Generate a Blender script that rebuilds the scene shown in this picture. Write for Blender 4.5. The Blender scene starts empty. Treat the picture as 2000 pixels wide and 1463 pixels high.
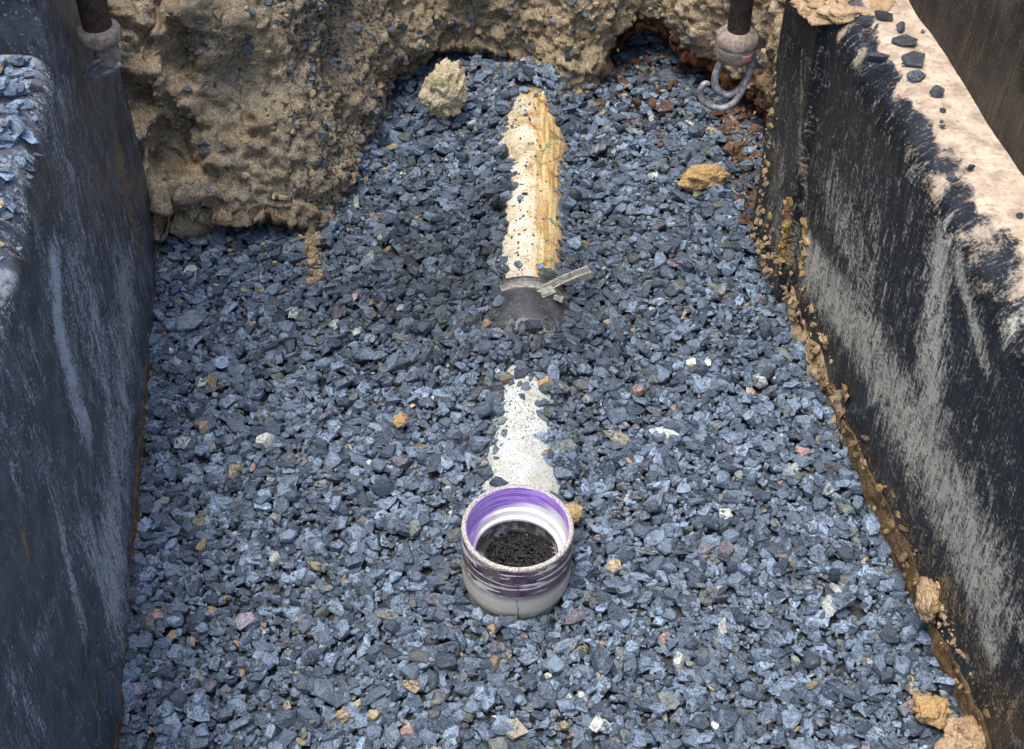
import bpy, bmesh, math, random
import numpy as np
from mathutils import Vector, Matrix
R = math.radians
rng = np.random.default_rng(7)
random.seed(7)
scn = bpy.context.scene
C = scn.collection

# ------------------------------------------------------------------ camera, sky, sun, exposure
cam_d = bpy.data.cameras.new('camera'); cam = bpy.data.objects.new('camera', cam_d); C.objects.link(cam)
cam.location = (0, 0, 1.40); cam.rotation_euler = (R(45), 0, 0)
cam_d.sensor_width = 36; cam_d.lens = 36 * 2850 / 2000; cam_d.clip_start = 0.05; cam_d.clip_end = 500
scn.camera = cam
SUN_EL, SUN_AZ = 77, 235          # azimuth in degrees clockwise from +Y
w = bpy.data.worlds.new('World'); scn.world = w; w.use_nodes = True
nt = w.node_tree; nt.nodes.clear()
sky = nt.nodes.new('ShaderNodeTexSky'); sky.sky_type = 'NISHITA'; sky.sun_disc = False
sky.sun_elevation = R(SUN_EL); sky.sun_rotation = R(SUN_AZ); sky.air_density = 1.0; sky.dust_density = 2.5; sky.ozone_density = 1.0
bg = nt.nodes.new('ShaderNodeBackground'); bg.inputs['Strength'].default_value = 0.15
wo = nt.nodes.new('ShaderNodeOutputWorld')
nt.links.new(sky.outputs[0], bg.inputs[0]); nt.links.new(bg.outputs[0], wo.inputs[0])
sd = bpy.data.lights.new('sun', 'SUN'); sd.energy = 1.35; sd.angle = R(30); sd.color = (1.0, 0.95, 0.88)
sun = bpy.data.objects.new('sun', sd); C.objects.link(sun)
az, el = R(SUN_AZ), R(SUN_EL)
sun.rotation_euler = Vector((math.sin(az) * math.cos(el), math.cos(az) * math.cos(el), math.sin(el))).to_track_quat('Z', 'Y').to_euler()
scn.view_settings.view_transform = 'Standard'; scn.view_settings.look = 'None'
scn.cycles.max_bounces = 4; scn.cycles.diffuse_bounces = 3; scn.cycles.glossy_bounces = 2
scn.view_settings.exposure = 1.4; scn.view_settings.gamma = 1.0; scn.view_settings.use_curve_mapping = False

# ------------------------------------------------------------------ noise
_perm = np.random.default_rng(3).permutation(256); _perm = np.concatenate([_perm, _perm, _perm])
_g = np.array([[1,1,0],[-1,1,0],[1,-1,0],[-1,-1,0],[1,0,1],[-1,0,1],[1,0,-1],[-1,0,-1],[0,1,1],[0,-1,1],[0,1,-1],[0,-1,-1],[1,1,0],[0,-1,1],[-1,1,0],[0,-1,-1]], float)
def pn(P):
    P = np.asarray(P, float); i = np.floor(P).astype(int); f = P - i; i &= 255
    u = f * f * f * (f * (f * 6 - 15) + 10); out = 0
    for dx in (0, 1):
        wx = u[:, 0] if dx else 1 - u[:, 0]
        for dy in (0, 1):
            wy = u[:, 1] if dy else 1 - u[:, 1]
            for dz in (0, 1):
                wz = u[:, 2] if dz else 1 - u[:, 2]
                h = _perm[_perm[_perm[(i[:, 0] + dx) & 255] + ((i[:, 1] + dy) & 255)] + ((i[:, 2] + dz) & 255)] & 15
                out = out + wx * wy * wz * (_g[h] * (f - np.array([dx, dy, dz]))).sum(1)
    return out
def fbm(P, size, octv=3, seed=0.0, gain=0.5):
    P = np.asarray(P, float) / size + seed * 17.31; a = 1.0; o = 0; n = 0
    for k in range(octv):
        o = o + a * pn(P * 2.03 ** k); n += a; a *= gain
    return o / n * 1.6
def worley(P, size, seed=0.0):
    """distance to the nearest feature point, in cells"""
    P = np.asarray(P, float) / size + seed * 9.7; i = np.floor(P).astype(int); best = np.full(len(P), 9.0)
    for dx in (-1, 0, 1):
        for dy in (-1, 0, 1):
            for dz in (-1, 0, 1):
                c = i + np.array([dx, dy, dz]); m = c & 255
                h = _perm[_perm[_perm[m[:, 0]] + m[:, 1]] + m[:, 2]]
                q = c + np.stack([_perm[h], _perm[h + 37], _perm[h + 91]], 1) / 256.0
                best = np.minimum(best, ((P - q) ** 2).sum(1))
    return np.sqrt(best)
def sstep(a, b, x):
    t = np.clip((x - a) / (b - a), 0, 1); return t * t * (3 - 2 * t)

# ------------------------------------------------------------------ mesh helpers
def make_mesh(name, V, F, attrs=None, smooth=False):
    V = np.asarray(V, np.float32); F = np.asarray(F, np.int32); k = F.shape[1]
    me = bpy.data.meshes.new(name)
    me.vertices.add(len(V)); me.vertices.foreach_set('co', V.ravel())
    me.loops.add(F.size); me.loops.foreach_set('vertex_index', F.ravel())
    me.polygons.add(len(F)); me.polygons.foreach_set('loop_start', np.arange(0, F.size, k, dtype=np.int32))
    me.polygons.foreach_set('loop_total', np.full(len(F), k, np.int32))
    me.polygons.foreach_set('use_smooth', np.full(len(F), smooth, bool))
    for n, (t, d) in (attrs or {}).items():
        a = me.attributes.new(n, t, 'POINT')
        a.data.foreach_set({'FLOAT': 'value', 'FLOAT_VECTOR': 'vector', 'FLOAT_COLOR': 'color'}[t], np.asarray(d, np.float32).ravel())
    me.update(calc_edges=True); me.validate()
    return me
def link(name, me, mat, parent=None, **props):
    o = bpy.data.objects.new(name, me); C.objects.link(o)
    if me is not None and mat is not None and not me.materials: me.materials.append(mat)
    if parent: o.parent = parent
    for k, v in props.items(): o[k] = v
    return o
def empty(name, loc=(0, 0, 0), **props):
    o = bpy.data.objects.new(name, None); C.objects.link(o); o.location = loc; o.empty_display_size = .05
    for k, v in props.items(): o[k] = v
    return o
def grid_faces(n, m, wrap=False):
    i, j = np.meshgrid(np.arange(n - 1), np.arange(m if wrap else m - 1), indexing='ij')
    j2 = (j + 1) % m
    return np.stack([i * m + j, i * m + j2, (i + 1) * m + j2, (i + 1) * m + j], -1).reshape(-1, 4)
def lathe(profile, seg=72, origin=(0, 0, 0), axis=(0, 0, 1)):
    """profile: (along, radius) pairs, closed on itself by the caller if it is a shell"""
    pr = np.array(profile, float); a = np.linspace(0, 2 * np.pi, seg, endpoint=False)
    V = np.stack([pr[:, 1:2] * np.cos(a), pr[:, 1:2] * np.sin(a), np.repeat(pr[:, 0:1], seg, 1)], -1).reshape(-1, 3)
    q = Vector((0, 0, 1)).rotation_difference(Vector(axis).normalized()).to_matrix()
    V = V @ np.array(q).T + np.array(origin)
    return V, grid_faces(len(pr), seg, True)
def bevelled_profile(pr, r, k=3):
    """round the corners of an open (along, radius) polyline"""
    out = [pr[0]]
    for a, b, c in zip(pr[:-2], pr[1:-1], pr[2:]):
        a, b, c = map(np.array, (a, b, c)); la, lc = np.linalg.norm(a - b), np.linalg.norm(c - b)
        rr = min(r, la * .45, lc * .45); p0 = b + (a - b) / la * rr; p1 = b + (c - b) / lc * rr
        for t in np.linspace(0, 1, k): out.append(tuple((1 - t) ** 2 * p0 + 2 * t * (1 - t) * b + t * t * p1))
    out.append(pr[-1]); return out
def tube(points, radii, seg=14, sub=6, caps=True):
    P = np.array(points, float)
    if np.isscalar(radii): radii = [radii] * len(P)
    rr = np.array(radii, float); n = len(P); T = np.linspace(0, n - 1, (n - 1) * sub + 1)
    Q = []; RR = []
    for t in T:
        i = min(int(t), n - 2); u = t - i
        p0, p1, p2, p3 = P[max(i - 1, 0)], P[i], P[i + 1], P[min(i + 2, n - 1)]
        Q.append(.5 * ((2 * p1) + (p2 - p0) * u + (2 * p0 - 5 * p1 + 4 * p2 - p3) * u * u + (3 * p1 - p0 - 3 * p2 + p3) * u ** 3))
        RR.append(rr[i] * (1 - u) + rr[i + 1] * u)
    Q = np.array(Q); D = np.gradient(Q, axis=0); D /= np.linalg.norm(D, axis=1, keepdims=True)
    nrm = np.cross(D[0], [.3, .9, .2]); nrm /= np.linalg.norm(nrm); V = []
    if caps: Q = np.vstack([Q[:1], Q, Q[-1:]]); D = np.vstack([D[:1], D, D[-1:]]); RR = [RR[0] * .05] + RR + [RR[-1] * .05]
    a = np.linspace(0, 2 * np.pi, seg, endpoint=False)
    for q, d, r in zip(Q, D, RR):
        nrm = nrm - d * nrm.dot(d); nrm /= np.linalg.norm(nrm); b = np.cross(d, nrm)
        V.append(q + r * (np.cos(a)[:, None] * nrm + np.sin(a)[:, None] * b))
    return np.vstack(V), grid_faces(len(Q), seg, True)
def boxes(L):
    """list of (centre, size, 3x3 axes) -> one mesh"""
    c = np.array([[x, y, z] for x in (-.5, .5) for y in (-.5, .5) for z in (-.5, .5)])
    f = np.array([[0, 1, 3, 2], [4, 6, 7, 5], [0, 4, 5, 1], [2, 3, 7, 6], [0, 2, 6, 4], [1, 5, 7, 3]])
    V, F = [], []
    for k, (ctr, size, ax) in enumerate(L):
        V.append((c * np.array(size)) @ np.array(ax) + np.array(ctr)); F.append(f + 8 * k)
    return np.vstack(V), np.vstack(F)

# ------------------------------------------------------------------ materials
class NB:
    def __init__(s, name):
        s.m = bpy.data.materials.new(name); s.m.use_nodes = True; s.t = s.m.node_tree; s.t.nodes.clear()
        s.out = s.t.nodes.new('ShaderNodeOutputMaterial'); s.b = s.t.nodes.new('ShaderNodeBsdfPrincipled'); s.l(s.b.outputs[0], s.out.inputs[0])
    def l(s, a, b): s.t.links.new(a, b)
    def put(s, inp, v):
        if isinstance(v, bpy.types.NodeSocket): s.l(v, inp)
        elif isinstance(v, tuple) and len(v) == 3 and inp.type == 'RGBA': inp.default_value = (*v, 1)
        else: inp.default_value = v
    def attr(s, name): n = s.t.nodes.new('ShaderNodeAttribute'); n.attribute_name = name; return n
    def obj(s): return s.t.nodes.new('ShaderNodeTexCoord').outputs['Object']
    def vmul(s, v, k):
        n = s.t.nodes.new('ShaderNodeVectorMath'); n.operation = 'MULTIPLY'; s.put(n.inputs[0], v); n.inputs[1].default_value = k; return n.outputs[0]
    def noise(s, vec, scale, detail=4, rough=.55, dist=0.0):
        n = s.t.nodes.new('ShaderNodeTexNoise'); s.l(vec, n.inputs['Vector']); n.inputs['Scale'].default_value = scale
        n.inputs['Detail'].default_value = detail; n.inputs['Roughness'].default_value = rough; n.inputs['Distortion'].default_value = dist
        return n.outputs['Fac']
    def voro(s, vec, scale, feature='F1', out='Distance'):
        n = s.t.nodes.new('ShaderNodeTexVoronoi'); n.feature = feature; s.l(vec, n.inputs['Vector']); n.inputs['Scale'].default_value = scale
        return n.outputs[out]
    def math(s, op, a, b=0.0, c=0.0, clamp=False):
        n = s.t.nodes.new('ShaderNodeMath'); n.operation = op; n.use_clamp = clamp
        for i, v in enumerate((a, b, c)): s.put(n.inputs[i], v)
        return n.outputs[0]
    def ramp(s, x, a, b, lo=0.0, hi=1.0):
        n = s.t.nodes.new('ShaderNodeMapRange'); n.interpolation_type = 'SMOOTHSTEP'
        for i, v in enumerate((x, a, b, lo, hi)): s.put(n.inputs[i], v)
        return n.outputs[0]
    def mix(s, f, a, b, mode='MIX'):
        n = s.t.nodes.new('ShaderNodeMix'); n.data_type = 'RGBA'; n.blend_type = mode
        s.put(n.inputs[0], f); s.put(n.inputs[6], a); s.put(n.inputs[7], b); return n.outputs[2]
    def sep(s, v):
        n = s.t.nodes.new('ShaderNodeSeparateXYZ'); s.l(v, n.inputs[0]); return n.outputs
    def bump(s, h, dist, strength=1.0, normal=None):
        n = s.t.nodes.new('ShaderNodeBump'); s.l(h, n.inputs['Height']); n.inputs['Distance'].default_value = dist; n.inputs['Strength'].default_value = strength
        if normal: s.l(normal, n.inputs['Normal'])
        return n.outputs[0]
    def fin(s, col, rough=.7, normal=None, spec=.5, metal=0.0):
        s.put(s.b.inputs['Base Color'], col); s.put(s.b.inputs['Roughness'], rough)
        s.put(s.b.inputs['Specular IOR Level'], spec); s.put(s.b.inputs['Metallic'], metal)
        if normal: s.l(normal, s.b.inputs['Normal'])
        return s.m

def mat_stone():
    n = NB('slate_stone'); lc = n.attr('slc').outputs['Vector']; col = n.attr('scol').outputs['Color']
    fine = n.noise(lc, 430, 3, .7); streak = n.noise(n.vmul(lc, (70., 110., 700.)), 1.0, 2, .6, .8)
    dirt = n.noise(lc, 75, 2, .6)
    rnd0 = n.attr('scol').outputs['Alpha']; k = n.math('ADD', fine, n.math('MULTIPLY', streak, .7)); k = n.ramp(k, .62, 1.08, n.math('SUBTRACT', .62, n.math('MULTIPLY', rnd0, .42)), n.math('ADD', 1.4, n.math('MULTIPLY', rnd0, .8)))
    c = n.mix(1.0, col, k, 'MULTIPLY')
    rnd = n.attr('scol').outputs['Alpha']
    c = n.mix(n.math('MULTIPLY', n.ramp(fine, .60, .72, 0., .5), rnd), c, (.30, .35, .40))           # pale mineral flecks
    c = n.mix(n.ramp(dirt, .60, .74, 0., .45), c, (.17, .145, .10))          # clay dust
    h = n.math('ADD', n.math('MULTIPLY', fine, .8), n.math('MULTIPLY', streak, .7))
    return n.fin(c, n.ramp(fine, .3, .7, .40, .66), n.bump(h, .0024, .9), .5)
M_STONE = mat_stone()

def mat_soil():
    n = NB('clay_soil'); p = n.obj(); at = n.attr('tone').outputs['Color']; r, g, b = n.sep(at)
    big = n.noise(p, 9, 4, .6); mid = n.noise(p, 42, 5, .65); fine = n.noise(p, 260, 4, .7); grain = n.noise(p, 700, 3, .7)
    c = n.mix(n.ramp(big, .35, .65), (.47, .36, .22), (.37, .29, .18))
    c = n.mix(n.ramp(mid, .50, .68, 0., .75), c, (.62, .50, .33))
    c = n.mix(n.ramp(mid, .47, .33, 0., .55), c, (.12, .085, .05))
    c = n.mix(n.math('MULTIPLY', g, .85), c, n.mix(n.ramp(mid, .4, .62), (.225, .205, .155), (.37, .32, .225)))     # wet grey-brown clay
    spk = n.noise(p, 150, 3, .7)
    c = n.mix(n.math('MULTIPLY', n.ramp(spk, .50, .60), n.ramp(b, 0., 1., .15, 1.)), c, (.05, .055, .062))             # slate fines pressed in
    c = n.mix(r, c, n.mix(n.ramp(mid, .42, .62), (.04, .012, .004), (.17, .055, .016)))                              # rusty iron-stained
    c = n.mix(1.0, c, n.ramp(fine, .30, .70, .54, 1.52), 'MULTIPLY')
    h = n.math('ADD', n.math('MULTIPLY', mid, .6), n.math('ADD', n.math('MULTIPLY', fine, .55), n.math('MULTIPLY', grain, .25)))
    return n.fin(c, .9, n.bump(h, .011, 1.0), .25)
M_SOIL = mat_soil()

def mat_lump(name, a, b, dark):
    n = NB(name); p = n.obj(); mid = n.noise(p, 60, 4, .6); fine = n.noise(p, 330, 4, .7)
    c = n.mix(n.ramp(mid, .36, .64), a, b); c = n.mix(n.ramp(fine, .40, .26), c, dark); c = n.mix(1.0, c, n.ramp(fine, .3, .7, .7, 1.3), 'MULTIPLY')
    return n.fin(c, .92, n.bump(n.math('ADD', mid, n.math('MULTIPLY', fine, .7)), .006, .9), .2)
def mat_crumb():
    n = NB('clay_crumb'); lc = n.attr('slc').outputs['Vector']; f = n.noise(lc, 500, 3, .7)
    return n.fin(n.mix(1.0, n.attr('scol').outputs['Color'], n.ramp(f, .3, .7, .55, 1.4), 'MULTIPLY'), .95, n.bump(f, .003, .9), .2)
M_CRUMB = mat_crumb()
M_OCHRE = mat_lump('ochre_clay', (.47, .31, .125), (.43, .29, .15), (.15, .09, .045))
M_PALECLAY = mat_lump('pale_clay', (.56, .49, .33), (.42, .35, .21), (.14, .11, .07))
M_MUD = mat_lump('brown_mud', (.11, .07, .035), (.21, .135, .065), (.04, .028, .018))
M_SOILISH = mat_lump('tan_mud', (.30, .215, .125), (.42, .32, .19), (.10, .07, .045))
M_TANCLAY = mat_lump('tan_clay', (.50, .36, .22), (.36, .24, .13), (.13, .085, .05))

def mat_panel(name, smear_col, smear_col2, dust_col, speck, film=1.0, soft=1.0, haze=1.0, grain=0.0):
    """black paint, scuffed; attribute wear: R grey clay smear, G ochre mud, B dust; attribute st: metres along, metres up"""
    n = NB(name); st = n.attr('st').outputs['Vector']; r, g, b = n.sep(n.attr('wear').outputs['Color'])
    streak = n.noise(n.vmul(st, (210., 17., 0.)), 1.0, 5, .65, .5); diag = n.noise(n.vmul(st, (60., 34., 0.)), 1.0, 6, .7, 1.2)
    fine = n.noise(st, 480, 3, .7); mid = n.noise(st, 26, 5, .65); spk = n.noise(st, 230, 3, .75)
    c = n.mix(n.ramp(mid, .35, .68), tuple(x * film for x in (.006, .008, .011)), tuple(x * film ** 1.5 for x in (.016, .0185, .022)))
    c = n.mix(n.ramp(streak, .52, .72, 0., .6 * haze), c, (.12, .13, .14))
    c = n.mix(n.ramp(diag, .54, .74, 0., .5 * haze), c, (.13, .14, .155))
    c = n.mix(n.math('MULTIPLY', n.ramp(spk, .62, .72), speck), c, (.20, .20, .19))
    sm = n.math('ADD', n.math('MULTIPLY', n.math('SUBTRACT', streak, .5), 1.7), n.math('ADD', n.math('MULTIPLY', n.math('SUBTRACT', diag, .5), 2.6), n.math('MULTIPLY', n.math('SUBTRACT', spk, .5), 2.2)))
    if grain: sm = n.math('ADD', sm, n.math('MULTIPLY', n.math('SUBTRACT', n.noise(st, 330, 4, .8), .5), grain))
    amt = n.ramp(n.math('ADD', r, sm), .30 - .14 * soft, .90 + .30 * soft)
    c = n.mix(n.math('MULTIPLY', amt, .85), c, n.mix(n.ramp(fine, .35, .65), smear_col, smear_col2))
    om = n.ramp(n.math('ADD', g, n.math('ADD', n.math('MULTIPLY', n.math('SUBTRACT', diag, .5), 1.6), n.math('MULTIPLY', n.math('SUBTRACT', spk, .5), 1.6))), .36, .80)
    c = n.mix(n.math('MULTIPLY', om, .9), c, n.mix(n.ramp(spk, .4, .62), (.17, .12, .06), (.36, .25, .12)))
    du = n.ramp(n.math('ADD', b, n.math('ADD', n.math('MULTIPLY', spk, .55), n.math('MULTIPLY', mid, .35))), .83, 1.08)
    c = n.mix(du, c, n.mix(n.ramp(n.noise(st, 40, 5, .7), .40, .66), n.mix(n.ramp(mid, .42, .60), tuple(min(x * 1.22 + .03, .8) for x in dust_col), dust_col), tuple(x * .70 for x in dust_col)))
    c = n.mix(n.math('MULTIPLY', n.math('MULTIPLY', du, .9), n.ramp(n.noise(st, 150, 4, .75), .57, .70)), c, tuple(x * .40 for x in dust_col))
    rough = n.math('ADD', .33, n.math('MULTIPLY', n.math('MAXIMUM', amt, n.math('MAXIMUM', du, om)), .48))
    h = n.math('ADD', n.math('MULTIPLY', spk, .5), n.math('ADD', n.math('MULTIPLY', streak, .3), n.math('ADD', amt, n.math('MULTIPLY', om, 1.4))))
    return n.fin(c, rough, n.bump(h, .0022, .7), .4)
M_PANEL_R = mat_panel('black_scuffed_panel', (.42, .405, .34), (.56, .53, .43), (.43, .335, .24), .8, .8, .9, .40)
M_PANEL_L = mat_panel('black_dusty_panel', (.36, .40, .44), (.54, .575, .61), (.28, .295, .31), 1.0, 2.7, .3, 1.0, 3.2)
def mat_upper():
    n = NB('brown_stained_panel'); st = n.attr('st').outputs['Vector']
    s1 = n.noise(n.vmul(st, (120., 9., 0.)), 1.0, 5, .7, .7); spk = n.noise(st, 260, 3, .7); mid = n.noise(st, 14, 4, .6)
    c = n.mix(n.ramp(mid, .38, .66), (.018, .015, .012), (.055, .043, .030))
    c = n.mix(n.ramp(s1, .52, .72, 0., .6), c, (.16, .115, .065)); c = n.mix(n.ramp(spk, .58, .70, 0., .55), c, (.26, .19, .11))
    return n.fin(c, .7, n.bump(n.math('ADD', s1, spk), .002, .6), .3)
M_UPPER = mat_upper()

def mat_pipe_white():
    n = NB('gritty_white_pvc'); p = n.obj(); a = n.noise(p, 210, 4, .75); b = n.noise(p, 620, 3, .7); big = n.noise(p, 34, 4, .6)
    c = n.mix(n.ramp(big, .4, .62), (.55, .58, .55), (.45, .46, .40))
    c = n.mix(n.ramp(b, .53, .60, 0., .9), c, (.12, .12, .115)); c = n.mix(n.ramp(a, .585, .65), c, (.10, .10, .10))
    c = n.mix(n.ramp(big, .60, .72, 0., .8), c, (.33, .27, .17))
    return n.fin(c, .55, n.bump(n.math('ADD', a, b), .0012, .6), .4)
M_PVC = mat_pipe_white()
def mat_pipe_stained():
    n = NB('stained_pvc'); p = n.obj(); x, y, z = n.sep(p)
    st = n.noise(n.vmul(p, (190., 9., 190.)), 1.0, 5, .65, .3); mid = n.noise(p, 30, 5, .6, .8); sp = n.noise(p, 330, 4, .75)
    side = n.ramp(n.math('ADD', x, n.math('MULTIPLY', n.math('SUBTRACT', mid, .5), .05)), .018, .046)
    c = n.mix(n.ramp(mid, .40, .62), (.56, .52, .42), (.46, .37, .215))
    c = n.mix(n.math('MULTIPLY', side, .85), c, n.mix(n.ramp(st, .4, .62), (.36, .19, .045), (.66, .50, .22)))
    c = n.mix(n.math('MULTIPLY', n.ramp(mid, .54, .66), n.ramp(side, 0., 1., .45, .9)), c, (.22, .115, .04))
    c = n.mix(n.math('MULTIPLY', n.ramp(n.noise(n.vmul(p, (1., 1., 1.)), 55, 3, .6), .62, .70), side), c, (.10, .24, .12))
    c = n.mix(n.ramp(st, .66, .74, 0., .8), c, (.72, .70, .62))
    c = n.mix(n.ramp(sp, .53, .62, 0., .85), c, (.10, .075, .045))
    return n.fin(c, .5, n.bump(sp, .001, .5), .4)
M_STAIN = mat_pipe_stained()
def mat_hub(inner):
    n = NB('primer_stained_pvc_inside' if inner else 'primer_smeared_pvc'); p = n.obj(); x, y, z = n.sep(p)
    ring = n.noise(n.vmul(p, (9., 9., 190.)), 1.0, 4, .6, .4); mid = n.noise(p, 40, 4, .6, .5); sp = n.noise(p, 420, 3, .7)
    white = n.mix(n.ramp(mid, .4, .65), (.68, .69, .675), (.58, .57, .52))
    if inner:
        e = n.math('ADD', z, n.math('MULTIPLY', n.math('SUBTRACT', ring, .5), .030))
        k = n.ramp(n.math('SUBTRACT', e, n.math('MULTIPLY', x, .22)), -.034, -.024)
        c = n.mix(k, white, n.mix(n.ramp(n.noise(n.vmul(p, (16., 16., 260.)), 1.0, 4, .7, .6), .38, .62), (.17, .07, .42), (.44, .30, .66)))
        c = n.mix(n.math('MULTIPLY', n.ramp(n.noise(n.vmul(p, (60., 60., 300.)), 1.0, 3, .6), .62, .7), k), c, (.33, .20, .33))
        c = n.mix(n.ramp(sp, .66, .72, 0., .8), c, (.10, .08, .08))
        c = n.mix(n.math('MULTIPLY', n.ramp(z, -.050, -.056), n.ramp(n.noise(p, 70, 3, .6), .40, .54, .35, .9)), c, (.07, .06, .05))  # cavity below the shoulder: depth shade painted into the colour along with brown dirt
        c = n.mix(n.ramp(z, -.0015, -.0003), c, n.mix(n.ramp(sp, .45, .6), (.62, .58, .50), (.22, .19, .16)))
    else:
        band = n.noise(n.vmul(p, (11., 11., 100.)), 1.0, 3, .6, .9)
        hi = n.ramp(z, -.066, -.046)
        k = n.math('MULTIPLY', n.ramp(n.math('ADD', band, n.math('MULTIPLY', n.math('SUBTRACT', mid, .5), .25)), .43, .46), hi)
        c = n.mix(k, white, n.mix(n.ramp(mid, .40, .58), (.060, .026, .085), (.14, .10, .105)))
        low = n.ramp(n.math('ADD', z, n.math('MULTIPLY', n.math('SUBTRACT', mid, .5), .05)), -.052, -.072)
        c = n.mix(n.math('MULTIPLY', low, .5), c, n.mix(n.ramp(sp, .4, .6), (.36, .25, .10), (.50, .42, .28)))
        ang = n.math('ABSOLUTE', n.math('SUBTRACT', x, n.math('MULTIPLY', n.math('SUBTRACT', mid, .42), .012))); seam = n.math('MULTIPLY', n.math('MULTIPLY', n.ramp(ang, .0013, .0004, 0., .75), n.ramp(y, 0., -.01)), n.ramp(ring, .36, .5))
        c = n.mix(n.ramp(n.math('ADD', z, n.math('MULTIPLY', n.math('SUBTRACT', mid, .5), .008)), -.006, -.002), c, n.mix(n.ramp(sp, .42, .6), (.50, .47, .41), (.20, .17, .15)))
        c = n.mix(seam, c, (.08, .05, .04)); c = n.mix(n.ramp(sp, .62, .70, 0., .7), c, (.12, .09, .07))
    return n.fin(c, n.ramp(mid, .3, .7, .38, .6), n.bump(n.math('ADD', sp, ring), .0009, .5), .45)
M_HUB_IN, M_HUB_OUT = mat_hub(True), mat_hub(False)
def mat_simple(name, a, b, rough, scale=120, metal=0.0, dark=None, bumpd=.0012):
    n = NB(name); p = n.obj(); mid = n.noise(p, scale, 5, .65); fine = n.noise(p, scale * 5, 3, .7)
    c = n.mix(n.ramp(mid, .36, .64), a, b)
    if dark: c = n.mix(n.ramp(fine, .57, .68), c, dark)
    return n.fin(c, rough, n.bump(n.math('ADD', mid, fine), bumpd, .7), .45, metal)
M_RUBBER = mat_simple('black_rubber', (.028, .031, .036), (.060, .064, .068), .36, 45, 0, (.17, .135, .08))
M_STEEL = mat_simple('dull_band_steel', (.17, .165, .135), (.33, .32, .27), .5, 140, .4, (.12, .095, .06))
M_RUST = mat_simple('rusty_rod', (.055, .030, .026), (.12, .078, .062), .75, 90, 0, (.34, .25, .17))
M_COLLAR = mat_simple('muddy_collar', (.15, .125, .105), (.34, .265, .20), .85, 95, 0, (.09, .08, .075), .003)
M_HOOK = mat_simple('scuffed_hook_steel', (.10, .11, .125), (.36, .34, .33), .55, 110, .2, (.24, .18, .13))
M_PINK = mat_simple('faded_red_paint', (.55, .16, .19), (.50, .25, .24), .7, 90, 0, (.34, .26, .22))
M_BASE = mat_simple('dark_fines', (.025, .028, .032), (.05, .05, .05), .9, 200)
M_WETGRIT = mat_simple('wet_grit', (.006, .007, .008), (.022, .021, .020), .16, 500)
M_GROUND = mat_simple('bare_earth', (.24, .17, .10), (.33, .24, .14), .95, 12, 0, (.12, .09, .06), .01)

# ------------------------------------------------------------------ trench geometry (metres; gravel surface is z = 0)
AL, BL = -.3248, -.1210        # left shield face:  X = AL + BL * Y
AR, BR = .6378, -.1597         # right shield face: X = AR + BR * Y
xl = lambda y: AL + BL * y
xr = lambda y: AR + BR * y
Y_END = 1.69                   # far end of both shields

# lip of the soil bank in plan: X, Y, lip height, back slope (dY/dz), smoothness
LIP = np.array([
    [-.95, 1.74, .05, .42, .6], [-.70, 1.73, .05, .45, .6], [-.56, 1.70, .030, .50, .5], [-.515, 1.715, .020, .55, .4], [-.47, 1.715, .036, .60, .75],
    [-.42, 1.70, .040, .66, .9], [-.36, 1.69, .034, .70, .95], [-.315, 1.70, .020, .68, .9], [-.295, 1.72, -.012, .62, .7], [-.275, 1.79, -.012, .52, .5],
    [-.255, 1.86, -.012, .45, .4], [-.232, 1.93, -.008, .40, .3], [-.215, 1.99, .010, .34, .2], [-.19, 2.06, .035, .26, .1], [-.14, 2.13, .050, .20, .1],
    [-.07, 2.14, .042, .22, .1], [0., 2.13, .038, .24, .1], [.045, 2.10, .026, .30, .1], [.10, 2.045, .016, .34, .1], [.145, 2.08, .030, .30, .1],
    [.19, 2.15, .055, .24, .1], [.235, 2.17, .062, .22, .1], [.285, 2.11, .056, .22, .1], [.335, 2.07, .048, .20, .1], [.375, 2.02, .045, .2, .1],
    [.398, 1.93, .03, .2, .1], [.404, 1.83, .01, .2, .1], [.402, 1.74, .00, .2, .1], [.404, 1.70, -.01, .2, .1]])
def resample(L, step):
    d = np.concatenate([[0], np.cumsum(np.hypot(np.diff(L[:, 0]), np.diff(L[:, 1])))]); s = np.arange(0, d[-1], step)
    return np.stack([np.interp(s, d, L[:, k]) for k in range(L.shape[1])], 1)
lipc = resample(LIP, .0036)
_q = np.column_stack([lipc[:, 0], lipc[:, 1], np.zeros(len(lipc))]); _j = sstep(.39, .36, lipc[:, 0])
lipc[:, 2] += _j * .016 * fbm(_q, .05, 3, 61, .6); lipc[:, 1] += _j * .018 * fbm(_q, .06, 3, 62, .6)
for k in range(lipc.shape[1]):
    ker = np.hanning(13); ker /= ker.sum(); pad = np.pad(lipc[:, k], 6, mode='edge'); lipc[:, k] = np.convolve(pad, ker, 'valid')
def lip_y(x):
    """nearest gravel limit under the bank"""
    m = lipc[:, 0] < .385
    return np.interp(x, lipc[m, 0], lipc[m, 1])

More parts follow.
